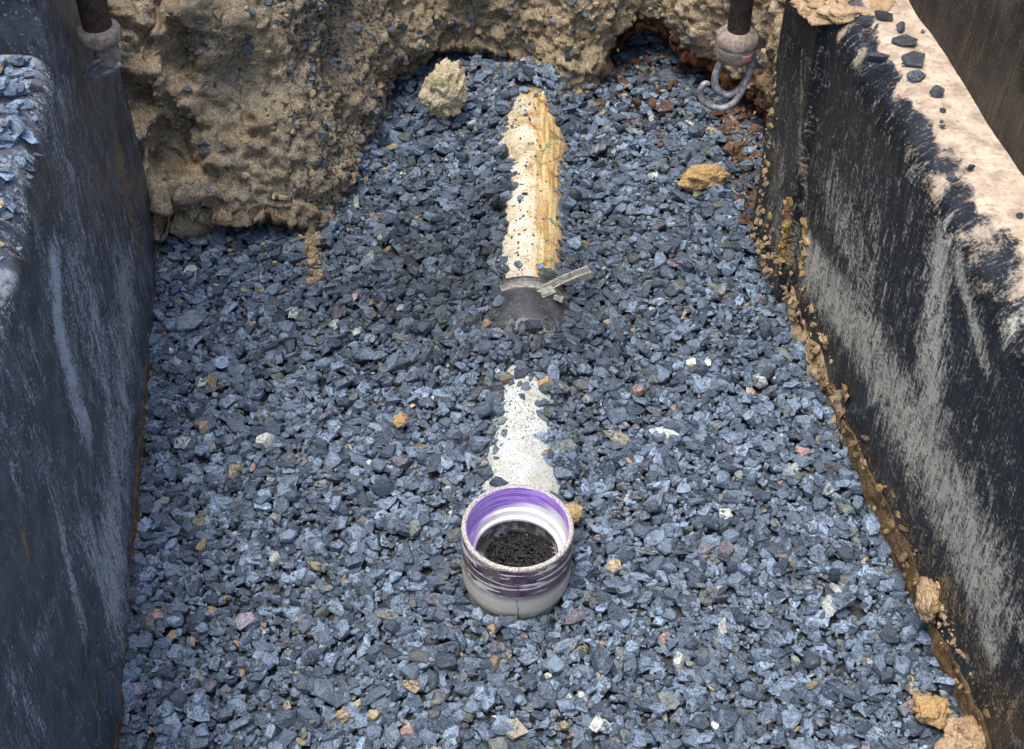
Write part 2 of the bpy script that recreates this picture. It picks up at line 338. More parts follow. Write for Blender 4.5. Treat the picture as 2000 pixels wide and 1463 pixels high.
def build_soil():
    n = len(lipc); D = np.zeros((n, 2)); t = sstep(.34, .40, lipc[:, 0]) * sstep(2.05, 1.98, lipc[:, 1])
    D[:, 0] = t; D[:, 1] = 1 - t * .9; D /= np.linalg.norm(D, axis=1, keepdims=True)
    under = [(.24, -.05), (.20, -.035), (.165, -.02), (.13, -.005)]
    rows = []
    P0 = lipc[:, :2]; zl = lipc[:, 2]; k = lipc[:, 3]
    for q in np.linspace(0, 1, 26):                       # underside of the lip, running back into the hollow
        off = .22 * (1 - q) ** 1.0; z = -.05 + (zl - .012 + .05) * (q ** .65)
        rows.append(np.column_stack([P0 + D * (off + .0)[..., None] if np.ndim(off) else P0 + D * off, z]))
    zs = np.concatenate([np.arange(0.0, .40, .0034), np.arange(.41, .92, .012)])
    for dz in zs:
        nose = .018 * np.exp(-dz / .02)                     # the lip is rounded back below
        rows.append(np.column_stack([P0 + D * (k * dz + nose - .004 + .10 * np.maximum(dz - .5, 0))[:, None], zl + dz]))
    top = rows[-1]
    for q in (.05, .12, .25, .5, 1.0, 2.5, 6.0): rows.append(np.column_stack([top[:, :2] + D * q, top[:, 2] + .01]))
    V = np.stack(rows).reshape(-1, 3); m = len(rows); F = grid_faces(m, n)
    G = V.reshape(m, n, 3); du = np.gradient(G, axis=1); dv = np.gradient(G, axis=0); N = np.cross(du, dv).reshape(-1, 3)
    N /= np.linalg.norm(N, axis=1, keepdims=True) + 1e-9
    N = np.where((N[:, 1:2] > .3) & (V[:, 2:3] > .1), -N, N)
    sm = np.tile(lipc[:, 4], m); x, y, z = V.T
    near = sstep(.95, .7, z)
    rough = (1 - .62 * sm * sstep(.05, .12, z) * sstep(-.2, .3, fbm(V, .14, 2, 13)))
    leftlump = sstep(-.40, -.47, x) * sstep(-.60, -.54, x) * sstep(.40, .25, z)
    sh = V @ np.array([[.8, .25, -.55], [.3, .9, .2], [.12, -.05, .18]]).T
    d = .030 * fbm(V, .17, 2, 1) + rough * .034 * (np.abs(fbm(V, .085, 4, 2, .55)) - .28) + rough * .024 * (.28 - np.abs(fbm(V, .036, 4, 8, .62))) + rough * .005 * (.55 - worley(V + .006 * fbm(V, .02, 2, 8)[:, None], .017, 1)) + (1 - rough) * .006 * fbm(sh, .030, 3, 12) \
        + (.25 + .75 * rough) * .0045 * fbm(V, .011, 3, 3) + leftlump * (.045 + .075 * fbm(V, .065, 3, 5)) + .030 * np.exp(-(((x + .42) / .07) ** 2 + ((z - .275) / .030) ** 2)) + .0022 * fbm(V, .005, 2, 4)
    # hollow cut in the left mass and gullies
    d -= .045 * np.exp(-(((x + .535) / .025) ** 2 + ((z - .10) / .035) ** 2)) * sstep(1.9, 1.8, y)
    d -= .030 * np.exp(-(((x + .40) / .09) ** 2 + ((z - .20) / .035) ** 2)) * (x < -.25)
    d -= .030 * sstep(.12, .16, z) * np.exp(-((x + .235) / .03) ** 2)
    d *= near
    V = V + N * d[:, None] * np.where(V[:, 2:3] < -.03, .3, 1.0)
    rust = sstep(.10, .16, x) * np.tile(sstep(.05, .02, np.linspace(0, 1, m) * 0 + 0), 1).repeat(n)[:m * n] * 0
    row = np.repeat(np.arange(m), n)
    rust = sstep(.12, .18, x) * sstep(33, 25, row) + sstep(.365, .385, x) * sstep(.20, .05, z) * (y < 2.06) * .85
    grey = sm * sstep(.03, .06, z) * (.80 + .9 * fbm(V, .10, 2, 6)) * (1 - .8 * leftlump)
    fines = np.clip(sstep(-.37, -.28, x) * sstep(-.15, -.21, x) * (.75 + 1.1 * fbm(V, .05, 3, 7)) + .30 * sstep(-.1, -.3, x) * sstep(.18, .28, z) * (1 + fbm(V, .08, 2, 9)) + sstep(.1, .4, fbm(V, .09, 2, 11)) * .35, 0, 1)
    tone = np.column_stack([np.clip(rust, 0, 1), np.clip(grey, 0, 1), fines, np.ones(len(V))])
    o = link('soil_bank', make_mesh('soil_bank', V, F, {'tone': ('FLOAT_COLOR', tone)}, True), M_SOIL, kind='structure')
    o['label'] = 'crumbly tan clay bank overhanging the far end of the trench'
    G = V.reshape(m, n, 3); du = np.gradient(G, axis=1); dv = np.gradient(G, axis=0); N2 = np.cross(du, dv).reshape(-1, 3); N2 /= np.linalg.norm(N2, axis=1, keepdims=True) + 1e-9
    return o, V, N2, fines, row
soil, SV, SN, SF, SROW = build_soil()

# ------------------------------------------------------------------ shields
STROKES_R = [([(1.177, 0.406), (1.138, 0.302), (1.094, 0.195)],0.0162,0.0205,0,1.00),([(1.138, 0.42), (1.082, 0.4), (1.034, 0.374)],0.0084,0.0053,0,0.90),
 ([(1.492, 0.115), (1.308, 0.165), (1.168, 0.175), (1.032, 0.189), (0.92, 0.181)],0.0248,0.0358,0,0.95),([(1.45, 0.252), (1.309, 0.24)],0.0258,0.0193,0,0.55),
 ([(0.942, 0.16), (0.875, 0.127)],0.0217,0.0135,0,0.90),([(0.882, 0.197), (0.829, 0.211)],0.0114,0.0114,0,0.60),([(1.121, 0.181), (1.029, 0.157)],0.0290,0.0232,0,0.75),
 ([(1.605, 0.377), (1.52, 0.136)],0.0075,0.0085,2,0.46),([(1.655, 0.376), (1.59, 0.228)],0.03,0.034,2,0.38),([(1.643, 0.189), (1.571, 0.084)],0.0177,0.0177,0,0.35),
 ([(1.569, 0.158), (1.551, 0.082)],0.0098,0.0084,1,1.00),([(1.527, 0.165), (1.508, 0.101)],0.0055,0.0055,1,0.60),([(1.295, 0.022), (1.107, 0.062), (0.958, 0.085), (0.79, 0.107)],0.020,0.026,1,0.42),
 ([(1.355, 0.328), (1.272, 0.24)],0.0151,0.0120,0,0.30),([(1.042, 0.502), (1.024, 0.433)],0.0067,0.0048,0,0.60)]
STROKES_L = [([(1.13, 0.44), (1.067, 0.4), (1.054, 0.309), (1.056, 0.253)],0.0125,0.0145,0,1.00),([(1.212, 0.295), (1.168, 0.175), (1.129, 0.129)],0.015,0.016,0,0.85),
 ([(1.173, 0.36), (1.196, 0.23)],0.036,0.03,0,0.62),([(0.977, 0.477), (0.971, 0.423)],0.0042,0.0033,0,0.60),([(0.95, 0.227), (0.948, 0.161), (0.938, 0.102)],0.0147,0.0116,0,0.75),
 ([(0.881, 0.305), (0.843, 0.183)],0.0069,0.0078,0,0.85),([(0.835, 0.492), (0.818, 0.439)],0.0078,0.0061,0,0.35),([(0.798, 0.429), (0.78, 0.392)],0.0053,0.0061,1,0.80),
 ([(0.844, 0.145), (0.816, 0.114)],0.0047,0.0042,1,0.80),([(0.66, 0.396), (0.68, 0.287)],0.0099,0.0083,0,0.45),([(1.54, 0.265), (1.533, 0.116)],0.024,0.020,1,0.45),
 ([(1.55, 0.352), (1.55, 0.233)],0.0064,0.0052,1,0.50),([(1.412, 0.148), (1.15, 0.106), (0.968, 0.099)],0.042,0.036,0,0.72),([(0.794, 0.309), (0.704, 0.346)],0.0056,0.0056,0,0.40)]
def stroke_mask(S, T, strokes):
    out = np.zeros((len(S), 3))
    for pts, w0, w1, ch, am in strokes:
        best = np.full(len(S), 9.0); nseg = len(pts) - 1
        for i in range(nseg):
            a, b = np.array(pts[i]), np.array(pts[i + 1]); ab = b - a
            u = np.clip(((S - a[0]) * ab[0] + (T - a[1]) * ab[1]) / ab.dot(ab), 0, 1)
            d = np.hypot(S - a[0] - u * ab[0], T - a[1] - u * ab[1]); wd = w0 + (w1 - w0) * (i + u) / nseg
            best = np.minimum(best, d / wd / (1.5 if ch == 0 else 1.2))
        out[:, ch] = np.maximum(out[:, ch], am * (sstep(2.0, .25, best) * .80 if ch == 0 else sstep(1.7, .3, best)) + (.13 * sstep(7.0, 1.0, best) if ch == 0 else 0))
    return out
def shield_panel(name, fx, sign, y0, y1, h, r, ledge_w, strokes, mat, parent, proud=0.0, post=None, base_wear=.05, far_mud=.10, zb=-.10, dustfn=None, wav=.0025):
    """folded plate: vertical face, rolled edge, flat ledge running outward"""
    ys = np.arange(y0, y1 + 1e-6, .006); prof = [(0., z) for z in np.arange(zb, h - r, .006)]
    for a in np.linspace(0, np.pi / 2, 14): prof.append((r - r * math.cos(a), h - r + r * math.sin(a)))
    for q in np.arange(r + .006, ledge_w, .006): prof.append((q, h))
    prof.append((ledge_w, h - .02)); prof = np.array(prof); arc = np.concatenate([[0], np.cumsum(np.hypot(*np.diff(prof, axis=0).T))]) + zb
    m, n = len(prof), len(ys)
    off = sign * (prof[:, 0] - proud)
    X = fx(ys)[None, :] + off[:, None]; Z = np.repeat(prof[:, 1:2], n, 1); Yg = np.repeat(ys[None], m, 0)
    V = np.stack([X, Yg, Z], -1).reshape(-1, 3)
    edge = np.exp(-((np.repeat(arc, n) - (h - r * .3)) / .03) ** 2) * sstep(y1, y1 - .04, Yg.ravel())
    d = wav * fbm(V, .16, 2, 21) + edge * (.006 * fbm(V, .045, 3, 22)) + .0006 * fbm(V, .012, 2, 23)
    if post: d = d + .012 * sstep(post, post + .014, V[:, 1] - .05 * V[:, 2]) * (np.repeat(prof[:, 0], n) < r)
    nx = np.where(prof[:, 0] <= 0, -sign, np.where(prof[:, 0] < r, -sign * (1 - prof[:, 0] / r), 0)); nz = np.where(prof[:, 0] >= r, 1., np.where(prof[:, 0] > 0, prof[:, 0] / r, 0))
    N = np.column_stack([np.repeat(nx, n), np.zeros(m * n), np.repeat(nz, n)]); V = V + N * d[:, None]
    T = np.repeat(arc, n); S = Yg.ravel(); wear = stroke_mask(S + .006 * fbm(V, .03, 2, 24), np.repeat(prof[:, 1], n), strokes); wear[:, 1] += far_mud * sstep(1.30, 1.62, S) * (.8 + fbm(V, .08, 2, 26)); wear[:, 0] += base_wear * np.clip(fbm(V * np.array([1, 1, .35]), .10, 3, 25) + .25, 0, 1.2); wear = wear * (np.repeat(prof[:, 0], n) < r)[:, None]
    if dustfn is not None: wear[:, 2] = np.maximum(wear[:, 2], dustfn(S, T - (h - r), np.repeat(prof[:, 0], n), V))
    F = grid_faces(m, n)
    if sign < 0: F = F[:, ::-1]
    col = np.column_stack([wear, np.ones(m * n)]); st = np.column_stack([S, T, np.zeros(m * n)])
    return link(name, make_mesh(name, V, F, {'wear': ('FLOAT_COLOR', col), 'st': ('FLOAT_VECTOR', st)}, True), mat, parent)
def flat_sheet(name, p0, ax, ay, nx, ny, mat, parent, amp=.002):
    """a gently dented rectangular sheet, p0 + u*ax + v*ay"""
    u, v = np.meshgrid(np.linspace(0, 1, nx), np.linspace(0, 1, ny)); u, v = u.ravel(), v.ravel()
    V = np.array(p0) + u[:, None] * np.array(ax) + v[:, None] * np.array(ay); N = np.cross(ax, ay); N = N / np.linalg.norm(N)
    V = V + N * (amp * fbm(V, .15, 3, 31))[:, None]
    st = np.column_stack([u * np.linalg.norm(ax), v * np.linalg.norm(ay), 0 * u]); wear = np.column_stack([.25 * np.clip(fbm(V, .1, 2, 33), 0, 1)] * 3 + [np.ones(len(u))])
    return link(name, make_mesh(name, V, grid_faces(ny, nx), {'st': ('FLOAT_VECTOR', st), 'wear': ('FLOAT_COLOR', wear)}, True), mat, parent)
def crust(name, fx, sign, y0, y1, mat, parent, zt, depth, seed, rough=.010, topz=None):
    """mud caked along the foot of a shield"""
    ys = np.arange(y0, y1, .004); qs = np.linspace(0, 1, 26)
    g, q = np.meshgrid(ys, qs); g, q = g.ravel(), q.ravel()
    P = np.column_stack([g, q * .1, 0 * g]); ht = zt * (.8 + .7 * fbm(np.column_stack([g, 0 * g, 0 * g]), .09, 3, seed)); ht = np.maximum(ht, .006)
    out = depth * (1 - q) ** .8 * (.8 + .5 * fbm(P, .06, 2, seed + 1)) + rough * (np.clip(fbm(P, .028, 3, seed + 2), -.3, 1.2) + .6 * (.5 - worley(P, .016, seed))) * sstep(1., .75, q)
    z = -.05 + (ht + .05) * q
    V = np.column_stack([fx(g) - sign * out + sign * .004 * (q > .97), g, z]); F = grid_faces(26, len(ys))
    if sign < 0: F = F[:, ::-1]
    return link(name, make_mesh(name, V, F, None, True), mat, parent)

# right shield
H_R, H_L = .465, .555
sr = empty('trench_shield', (float(xr(1.0)), 1.0, 0), label='black trench shield with sandy beige ledge and stones, right side of the trench', category='trench shield')
def keep(o, root):
    o.matrix_parent_inverse = root.matrix_world.inverted() if False else Matrix.Translation(-root.location); return o
def dust_r(S, A, X, V):
    wob = .018 * fbm(V, .06, 3, 41) + .006 * fbm(V, .014, 2, 42); return sstep(.052, .085, A + wob) * 1.0 + .40 * sstep(-.015, .03, A + wob) * (.5 + .9 * np.clip(fbm(V, .035, 2, 47) + .4, 0, 1))
keep(shield_panel('lower_panel', xr, 1, -.4, Y_END, H_R, .050, .110, STROKES_R, M_PANEL_R, sr, dustfn=dust_r, post=1.535), sr)
V, F = boxes([((float(xr(Y_END)) + .075, Y_END + .008, .165), (.165, .016, .53), np.eye(3))]); keep(link('end_plate', make_mesh('end_plate', V, F), M_UPPER, sr), sr)
d = Vector((BR, 1, 0))
keep(flat_sheet('upper_panel', (float(xr(-.4)) + .094, -.4, .40), (BR * 2.3, 2.3, 0), (.02, 0, .50), 240, 60, M_UPPER, sr, .004), sr)
keep(crust('mud_crust', xr, 1, -.2, 1.36, M_MUD, sr, .042, .007, 51, .006), sr)
keep(crust('mud_crust', xr, 1, 1.30, 1.70, M_SOILISH, sr, .060, .012, 57, .014), sr)
# left shield
sl = empty('trench_shield', (float(xl(1.0)), 1.0, 0), label='black trench shield with pale blue-grey scrapes, left side of the trench', category='trench shield')
def dust_l(S, A, X, V):
    wob = .02 * fbm(V, .07, 3, 44) + .008 * fbm(V, .015, 2, 45); return sstep(-.03, .06, A + wob) * .62 * (.6 + .8 * np.clip(fbm(V, .03, 3, 46) + .4, 0, 1))
keep(shield_panel('lower_panel', xl, -1, -.4, 1.325, H_L, .030, .40, STROKES_L, M_PANEL_L, sl, dustfn=dust_l, base_wear=.42), sl)
keep(shield_panel('end_post', xl, -1, 1.322, Y_END, 1.25, .03, .40, STROKES_L, M_PANEL_L, sl, base_wear=.36, far_mud=.26), sl)
keep(flat_sheet('post_front', (float(xl(1.322)) - .40, 1.3215, .525), (.3996, 0, 0), (0, 0, .70), 70, 150, M_PANEL_L, sl), sl)
V, F = boxes([((float(xl(Y_END)) - .206, Y_END + .008, .58), (.40, .016, 1.33), np.eye(3))]); keep(link('end_plate', make_mesh('end_plate', V, F), M_UPPER, sl), sl)
keep(flat_sheet('upper_panel', (float(xl(1.33)) - .36, 1.33, .50), (-BL * 1.73, -1.73, 0), (-.02, 0, .40), 200, 60, M_UPPER, sl, .004), sl)
keep(crust('bottom_lip', xl, -1, -.2, 1.69, M_MUD, sl, .028, .007, 63, .003), sl)

# surrounding ground beyond the shields (outside the picture)
for nm, p0, ax, ay in (('ground', (.75, -6, 0.85), (14, 0, 0), (0, 20, 0)), ('ground', (-14.9, -6, 0.85), (14, 0, 0), (0, 20, 0))):
    o = flat_sheet(nm, p0, ax, ay, 40, 40, M_GROUND, None, .05); o['kind'] = 'structure'; o['label'] = 'bare earth beside the trench'

# ------------------------------------------------------------------ drain pipe run
PX = lambda y: .0065 + .0275 * (y - 1.06)            # plan line of the run
PZ = lambda y: -.0515 + .024 * (y - 1.06) / .9        # axis height, rising gently away
def along(y0, y1, prof, seg=72):
    a = Vector((PX(y0), y0, PZ(y0))); b = Vector((PX(y1), y1, PZ(y1)))
    return lathe(prof, seg, a, b - a)
R_PIPE = .057
# upper stained pipe with bell and ring
up = empty('drain_pipe', (PX(1.8), 1.8, PZ(1.8)), label='yellow-brown stained white pipe half buried in gravel near the clay bank', category='pipe')
V, F = along(1.52, 2.6, [(0, R_PIPE - .006), (0, R_PIPE), (.40, R_PIPE), (1.08, R_PIPE), (1.08, R_PIPE - .006), (0, R_PIPE - .006)]); keep(link('pipe_barrel', make_mesh('pipe_barrel', V, F, None, True), M_STAIN, up), up)
pr = bevelled_profile([(0, R_PIPE + .0003), (.004, R_PIPE + .006), (.030, R_PIPE + .008), (.036, R_PIPE + .0095), (.052, R_PIPE + .0095), (.058, R_PIPE + .007), (.110, R_PIPE + .005), (.112, R_PIPE + .0003)], .003)
V, F = along(1.872, 2.6, pr); keep(link('bell_end', make_mesh('bell_end', V, F, None, True), M_STAIN, up), up)
# rubber coupling with band clamps
rc = empty('rubber_coupling', (PX(1.52), 1.52, PZ(1.52)), label='black rubber pipe coupling with steel band clamp, half buried in gravel', category='pipe coupling')
pr = bevelled_profile([(0, R_PIPE + .001), (0, R_PIPE + .010), (.006, R_PIPE + .0125), (.012, R_PIPE + .010), (.030, R_PIPE + .010), (.036, R_PIPE + .014), (.092, R_PIPE + .014), (.098, R_PIPE + .010), (.116, R_PIPE + .010), (.122, R_PIPE + .0125), (.128, R_PIPE + .010), (.128, R_PIPE + .001)], .003)
V, F = along(1.445, 2.2, pr); keep(link('sleeve', make_mesh('sleeve', V, F, None, True), M_RUBBER, rc), rc)
bands = []
for y0 in (1.459, 1.5465):
    V, F = along(y0, 2.2, [(0, R_PIPE + .0095), (0, R_PIPE + .0118), (.002, R_PIPE + .0125), (.012, R_PIPE + .0125), (.014, R_PIPE + .0118), (.014, R_PIPE + .0095)])
    bands.append(keep(link('band_clamp', make_mesh('band_clamp', V, F, None, True), M_STEEL, rc), rc))
# slotted tail of the clamp, standing off to the side
cy = 1.558; A0 = np.array([PX(cy) + .026, cy - .012, PZ(cy) + R_PIPE + .007]); A1 = np.array([PX(cy) + .0900, cy + .016, .034])
e1 = (A1 - A0); Ltail = np.linalg.norm(e1); e1 /= Ltail; e2 = np.array([-e1[1], e1[0], .12]); e2 -= e1 * e1.dot(e2); e2 /= np.linalg.norm(e2); e3 = np.cross(e1, e2)
L = []
NS = 19
for k in range(NS):
    t0, t1 = k / NS, (k + 1) / NS; bend = lambda t: .006 * math.sin(t * 2.2)
    c0 = A0 + e1 * Ltail * (t0 + t1) / 2 + e3 * bend((t0 + t1) / 2)
    for sgn in (-1, 1): L.append((c0 + e2 * sgn * .0055, (Ltail / NS * 1.02, .0030, .0009), np.array([e1, e2, e3])))
    L.append((c0 + e1 * .0001, (Ltail / NS * .42, .0085, .00085), np.array([e1 * .94 + e2 * .34, e2 * .94 - e1 * .34, e3])))
V, F = boxes(L); link('slotted_tail', make_mesh('slotted_tail', V, F), M_STEEL, bands[1])
q0 = A0 + np.array([.002, -.010, -.001]); axs = np.array([e1, e2, e3])
V, F = boxes([(q0, (.024, .015, .010), axs), (q0 + e3 * .004, (.014, .011, .006), axs)]); hs = link('screw_housing', make_mesh('screw_housing', V, F), M_STEEL, bands[1])
V, F = lathe(bevelled_profile([(0, 0.0002), (0, .0042), (.010, .0042), (.011, .0055), (.016, .0055), (.016, .0002)], .0006), 6, q0 - e1 * .002 + np.array([.013, -.006, 0]), e1 * .6 + np.array([.2, -.7, 0]))
link('hex_screw', make_mesh('hex_screw', V, F), M_STEEL, bands[1])
# lower white pipe
lp = empty('drain_pipe', (PX(1.35), 1.35, PZ(1.35)), label='white grit-speckled pipe strip behind the purple-stained hub', category='pipe')
V, F = along(1.18, 1.50, [(0, R_PIPE - .006), (0, R_PIPE), (.31, R_PIPE), (.31, R_PIPE - .006), (0, R_PIPE - .006)]); keep(link('pipe_barrel', make_mesh('pipe_barrel', V, F, None, True), M_PVC, lp), lp)
# cleanout fitting: barrel along the run, open hub standing up, leaning a little away
HUBX, HUBY, HUBZ = .0065, 1.067, .086
ft = empty('cleanout_fitting', (HUBX, HUBY, HUBZ), label='open white pipe hub stained with purple primer, standing in the gravel', category='pipe fitting')
ft.rotation_euler = (R(-1), R(1.0), 0)
prof_out = bevelled_profile([(0, .0605), (0, .0648), (-.004, .0655), (-.080, .0648), (-.092, .0625), (-.098, .0585), (-.14, .0575)], .0022)
V, F = lathe(prof_out, 96); o = link('hub', make_mesh('hub', V, F, None, True), M_HUB_OUT, ft)
prof_in = bevelled_profile([(-.0002, .0606), (-.0015, .0590), (-.034, .0575), (-.0345, .0535), (-.044, .0530), (-.0445, .0490), (-.050, .0488), (-.052, .0555), (-.078, .0555), (-.087, .045), (-.090, .020), (-.090, .0005)], .0015)
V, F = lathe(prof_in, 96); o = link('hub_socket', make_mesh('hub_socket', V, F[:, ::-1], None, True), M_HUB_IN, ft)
V, F = lathe(bevelled_profile([(0, R_PIPE - .004), (0, .0655), (.003, .0668), (.062, .0655), (.128, .0645), (.129, R_PIPE - .004)], .002), 72, (PX(1.262) - HUBX, 1.262 - HUBY, PZ(1.262) - HUBZ + .004), (0, -1, .02))
bo = link('barrel', make_mesh('barrel', V, F, None, True), M_PVC, ft)
ft_inv = Matrix.Rotation(R(4), 4, 'X')

# ------------------------------------------------------------------ gravel: stones dropped one by one on a height map
def make_protos():
    P = []
    rg = np.random.default_rng(11)
    for k in range(90):
        style = rg.random(); nv = rg.integers(5, 8); a = np.sort((np.arange(nv) + rg.uniform(-.36, .36, nv)) / nv * 2 * np.pi)
        rad = rg.uniform(.66, 1.08, nv); asp = rg.uniform(.42, .95); th = rg.uniform(.09, .20) if style < .74 else rg.uniform(.20, .40)
        ol = np.column_stack([rad * np.cos(a), rad * np.sin(a) * asp]); pts = []
        sh = rg.normal(0, .09, 2); tilt = rg.normal(0, .12, 2)
        for q in ol:
            top = q * rg.uniform(.62, .95) + sh; bot = q * rg.uniform(.72, 1.0) - sh * .5
            pts.append((*top, th * (1 + rg.normal(0, .12)) + tilt @ q)); pts.append((*bot, -th * (1 + rg.normal(0, .15))))
            if rg.random() < .65: pts.append((*(q * rg.uniform(.96, 1.06)), rg.uniform(-.4, .5) * th))
        bm = bmesh.new()
        for q in pts: bm.verts.new(q)
        r_ = bmesh.ops.convex_hull(bm, input=bm.verts); bmesh.ops.delete(bm, geom=[g for g in r_['geom_interior'] if isinstance(g, bmesh.types.BMVert)], context='VERTS')
        bmesh.ops.triangulate(bm, faces=bm.faces); bm.verts.ensure_lookup_table(); bmesh.ops.recalc_face_normals(bm, faces=bm.faces)
        for i, v in enumerate(bm.verts): v.index = i
        Vv = np.array([v.co for v in bm.verts]); Ff = np.array([[v.index for v in f.verts] for f in bm.faces])
        Nn = np.array([f.normal for f in bm.faces]); Dd = np.einsum('ij,ij->i', Nn, Vv[Ff[:, 0]]); bm.free()
        ok = np.linalg.norm(Nn, axis=1) > .5
        P.append((Vv, Ff, Nn[ok], Dd[ok]))
    return P
PROTO = make_protos()
def rot_from(normal, spin):
    n = np.array(normal) / np.linalg.norm(normal); x = np.array([math.cos(spin), math.sin(spin), 0]); x -= n * n.dot(x); x /= np.linalg.norm(x)
    return np.column_stack([x, np.cross(n, x), n])
def stone_colour(rg, bias=0.0):
    t = rg.random(); v = np.clip(rg.beta(1.15, 2.1) + bias, 0, 1)
    if t < .905: c = np.array([.023, .035, .052]) * (1 - v) + np.array([.200, .268, .350]) * v
    elif t < .955: c = np.array([.070, .080, .074]) * (1 - v) + np.array([.18, .195, .17]) * v
    elif t < .972: c = np.array([.075, .073, .088]) * (1 - v) + np.array([.18, .168, .19]) * v
    elif t < .988: c = np.array([.17, .135, .08]) * (1 - v) + np.array([.36, .29, .18]) * v
    elif t < .998: c = np.array([.26, .28, .26]) * (1 - v) + np.array([.50, .52, .47]) * v
    else: c = np.array([.26, .17, .15])
    return c
class Bed:
    def __init__(s, x0, x1, y0, y1, g):
        s.x0, s.y0, s.g = x0, y0, g; s.nx, s.ny = int((x1 - x0) / g), int((y1 - y0) / g)
        s.X, s.Y = np.meshgrid(x0 + (np.arange(s.nx) + .5) * g, y0 + (np.arange(s.ny) + .5) * g, indexing='ij')
        s.h = np.zeros((s.nx, s.ny)); s.level = np.zeros((s.nx, s.ny)); s.id = np.full((s.nx, s.ny), -1); s.stones = []
    def drop(s, cx, cy, size, rg, proto=None, col=None, flat=.75, jit=.16, force=False, spin=None, pen=82, tol=.004):
        ix, iy = int((cx - s.x0) / s.g), int((cy - s.y0) / s.g); w_ = int(size * 1.12 / s.g) + 1
        a, b, c, d = ix - w_, ix + w_ + 1, iy - w_, iy + w_ + 1
        if a < 0 or c < 0 or b > s.nx or d > s.ny: return None
        hh = s.h[a:b, c:d]
        if not force and hh[w_, w_] > s.level[ix, iy] + tol: return None
        q = max(1, w_ // 2); gx = (hh[w_ + q:, :].mean() - hh[:w_ - q + 1, :].mean()) / (1.5 * w_ * s.g); gy = (hh[:, w_ + q:].mean() - hh[:, :w_ - q + 1].mean()) / (1.5 * w_ * s.g)
        gx, gy = np.clip([gx, gy], -.8, .8)
        n = np.array([-gx * flat, -gy * flat, 1]) + np.append(rg.normal(0, jit, 2), 0)
        pi = rg.integers(len(PROTO)) if proto is None else proto; Vv, Ff, Nn, Dd = PROTO[pi]
        Rm = rot_from(n, rg.uniform(0, 2 * np.pi) if spin is None else spin); N = Nn @ Rm.T; D = Dd * size
        lx = s.X[a:b, c:d] - cx; ly = s.Y[a:b, c:d] - cy
        up_ = N[:, 2] > 1e-3; dn = N[:, 2] < -1e-3
        top = ((D[up_][:, None, None] - N[up_, 0][:, None, None] * lx - N[up_, 1][:, None, None] * ly) / N[up_, 2][:, None, None]).min(0)
        bot = ((D[dn][:, None, None] - N[dn, 0][:, None, None] * lx - N[dn, 1][:, None, None] * ly) / N[dn, 2][:, None, None]).max(0)
        m = top > bot
        if m.sum() < 2: return None
        z = np.percentile((hh - bot)[m], pen)
        if not force and z + top[m].mean() > s.level[ix, iy] + tol + size * .10: return None
        nh = z + top; upd = m & (nh > hh); k = len(s.stones); hh[upd] = nh[upd]; s.id[a:b, c:d][upd] = k
        s.stones.append((pi, size, Rm, np.array([cx, cy, z]), bed_colour(cx, cy, rg) if col is None else np.array(col)))
        return k
def stone_arrays(st, seed):
    pi, size, Rm, ctr, col = st; Vv, Ff, _, _ = PROTO[pi]
    return (Vv * size) @ Rm.T + ctr, Ff, np.tile(np.append(col, (seed * .7548) % 1.0), (len(Vv), 1)), Vv * size + np.array([seed * .613 % 7, seed * .377 % 5, seed * .219 % 3])
def join_stones(name, stones, parent=None, **props):
    Vs, Fs, Cs, Ls = [], [], [], []; b = 0
    for i, st in enumerate(stones):
        v, f, c, l = stone_arrays(st, i); Vs.append(v); Fs.append(f + b); Cs.append(c); Ls.append(l); b += len(v)
    me = make_mesh(name, np.vstack(Vs), np.vstack(Fs), {'scol': ('FLOAT_COLOR', np.vstack(Cs)), 'slc': ('FLOAT_VECTOR', np.vstack(Ls))})
    return link(name, me, M_STONE, parent, **props)
def one_stone(name, st, seed, parent=None, **props):
    v, f, c, l = stone_arrays(st, seed); ctr = st[3]
    me = make_mesh(name, v - ctr, f, {'scol': ('FLOAT_COLOR', c), 'slc': ('FLOAT_VECTOR', l)})
    o = link(name, me, M_STONE, parent, **props); o.location = ctr
    return o

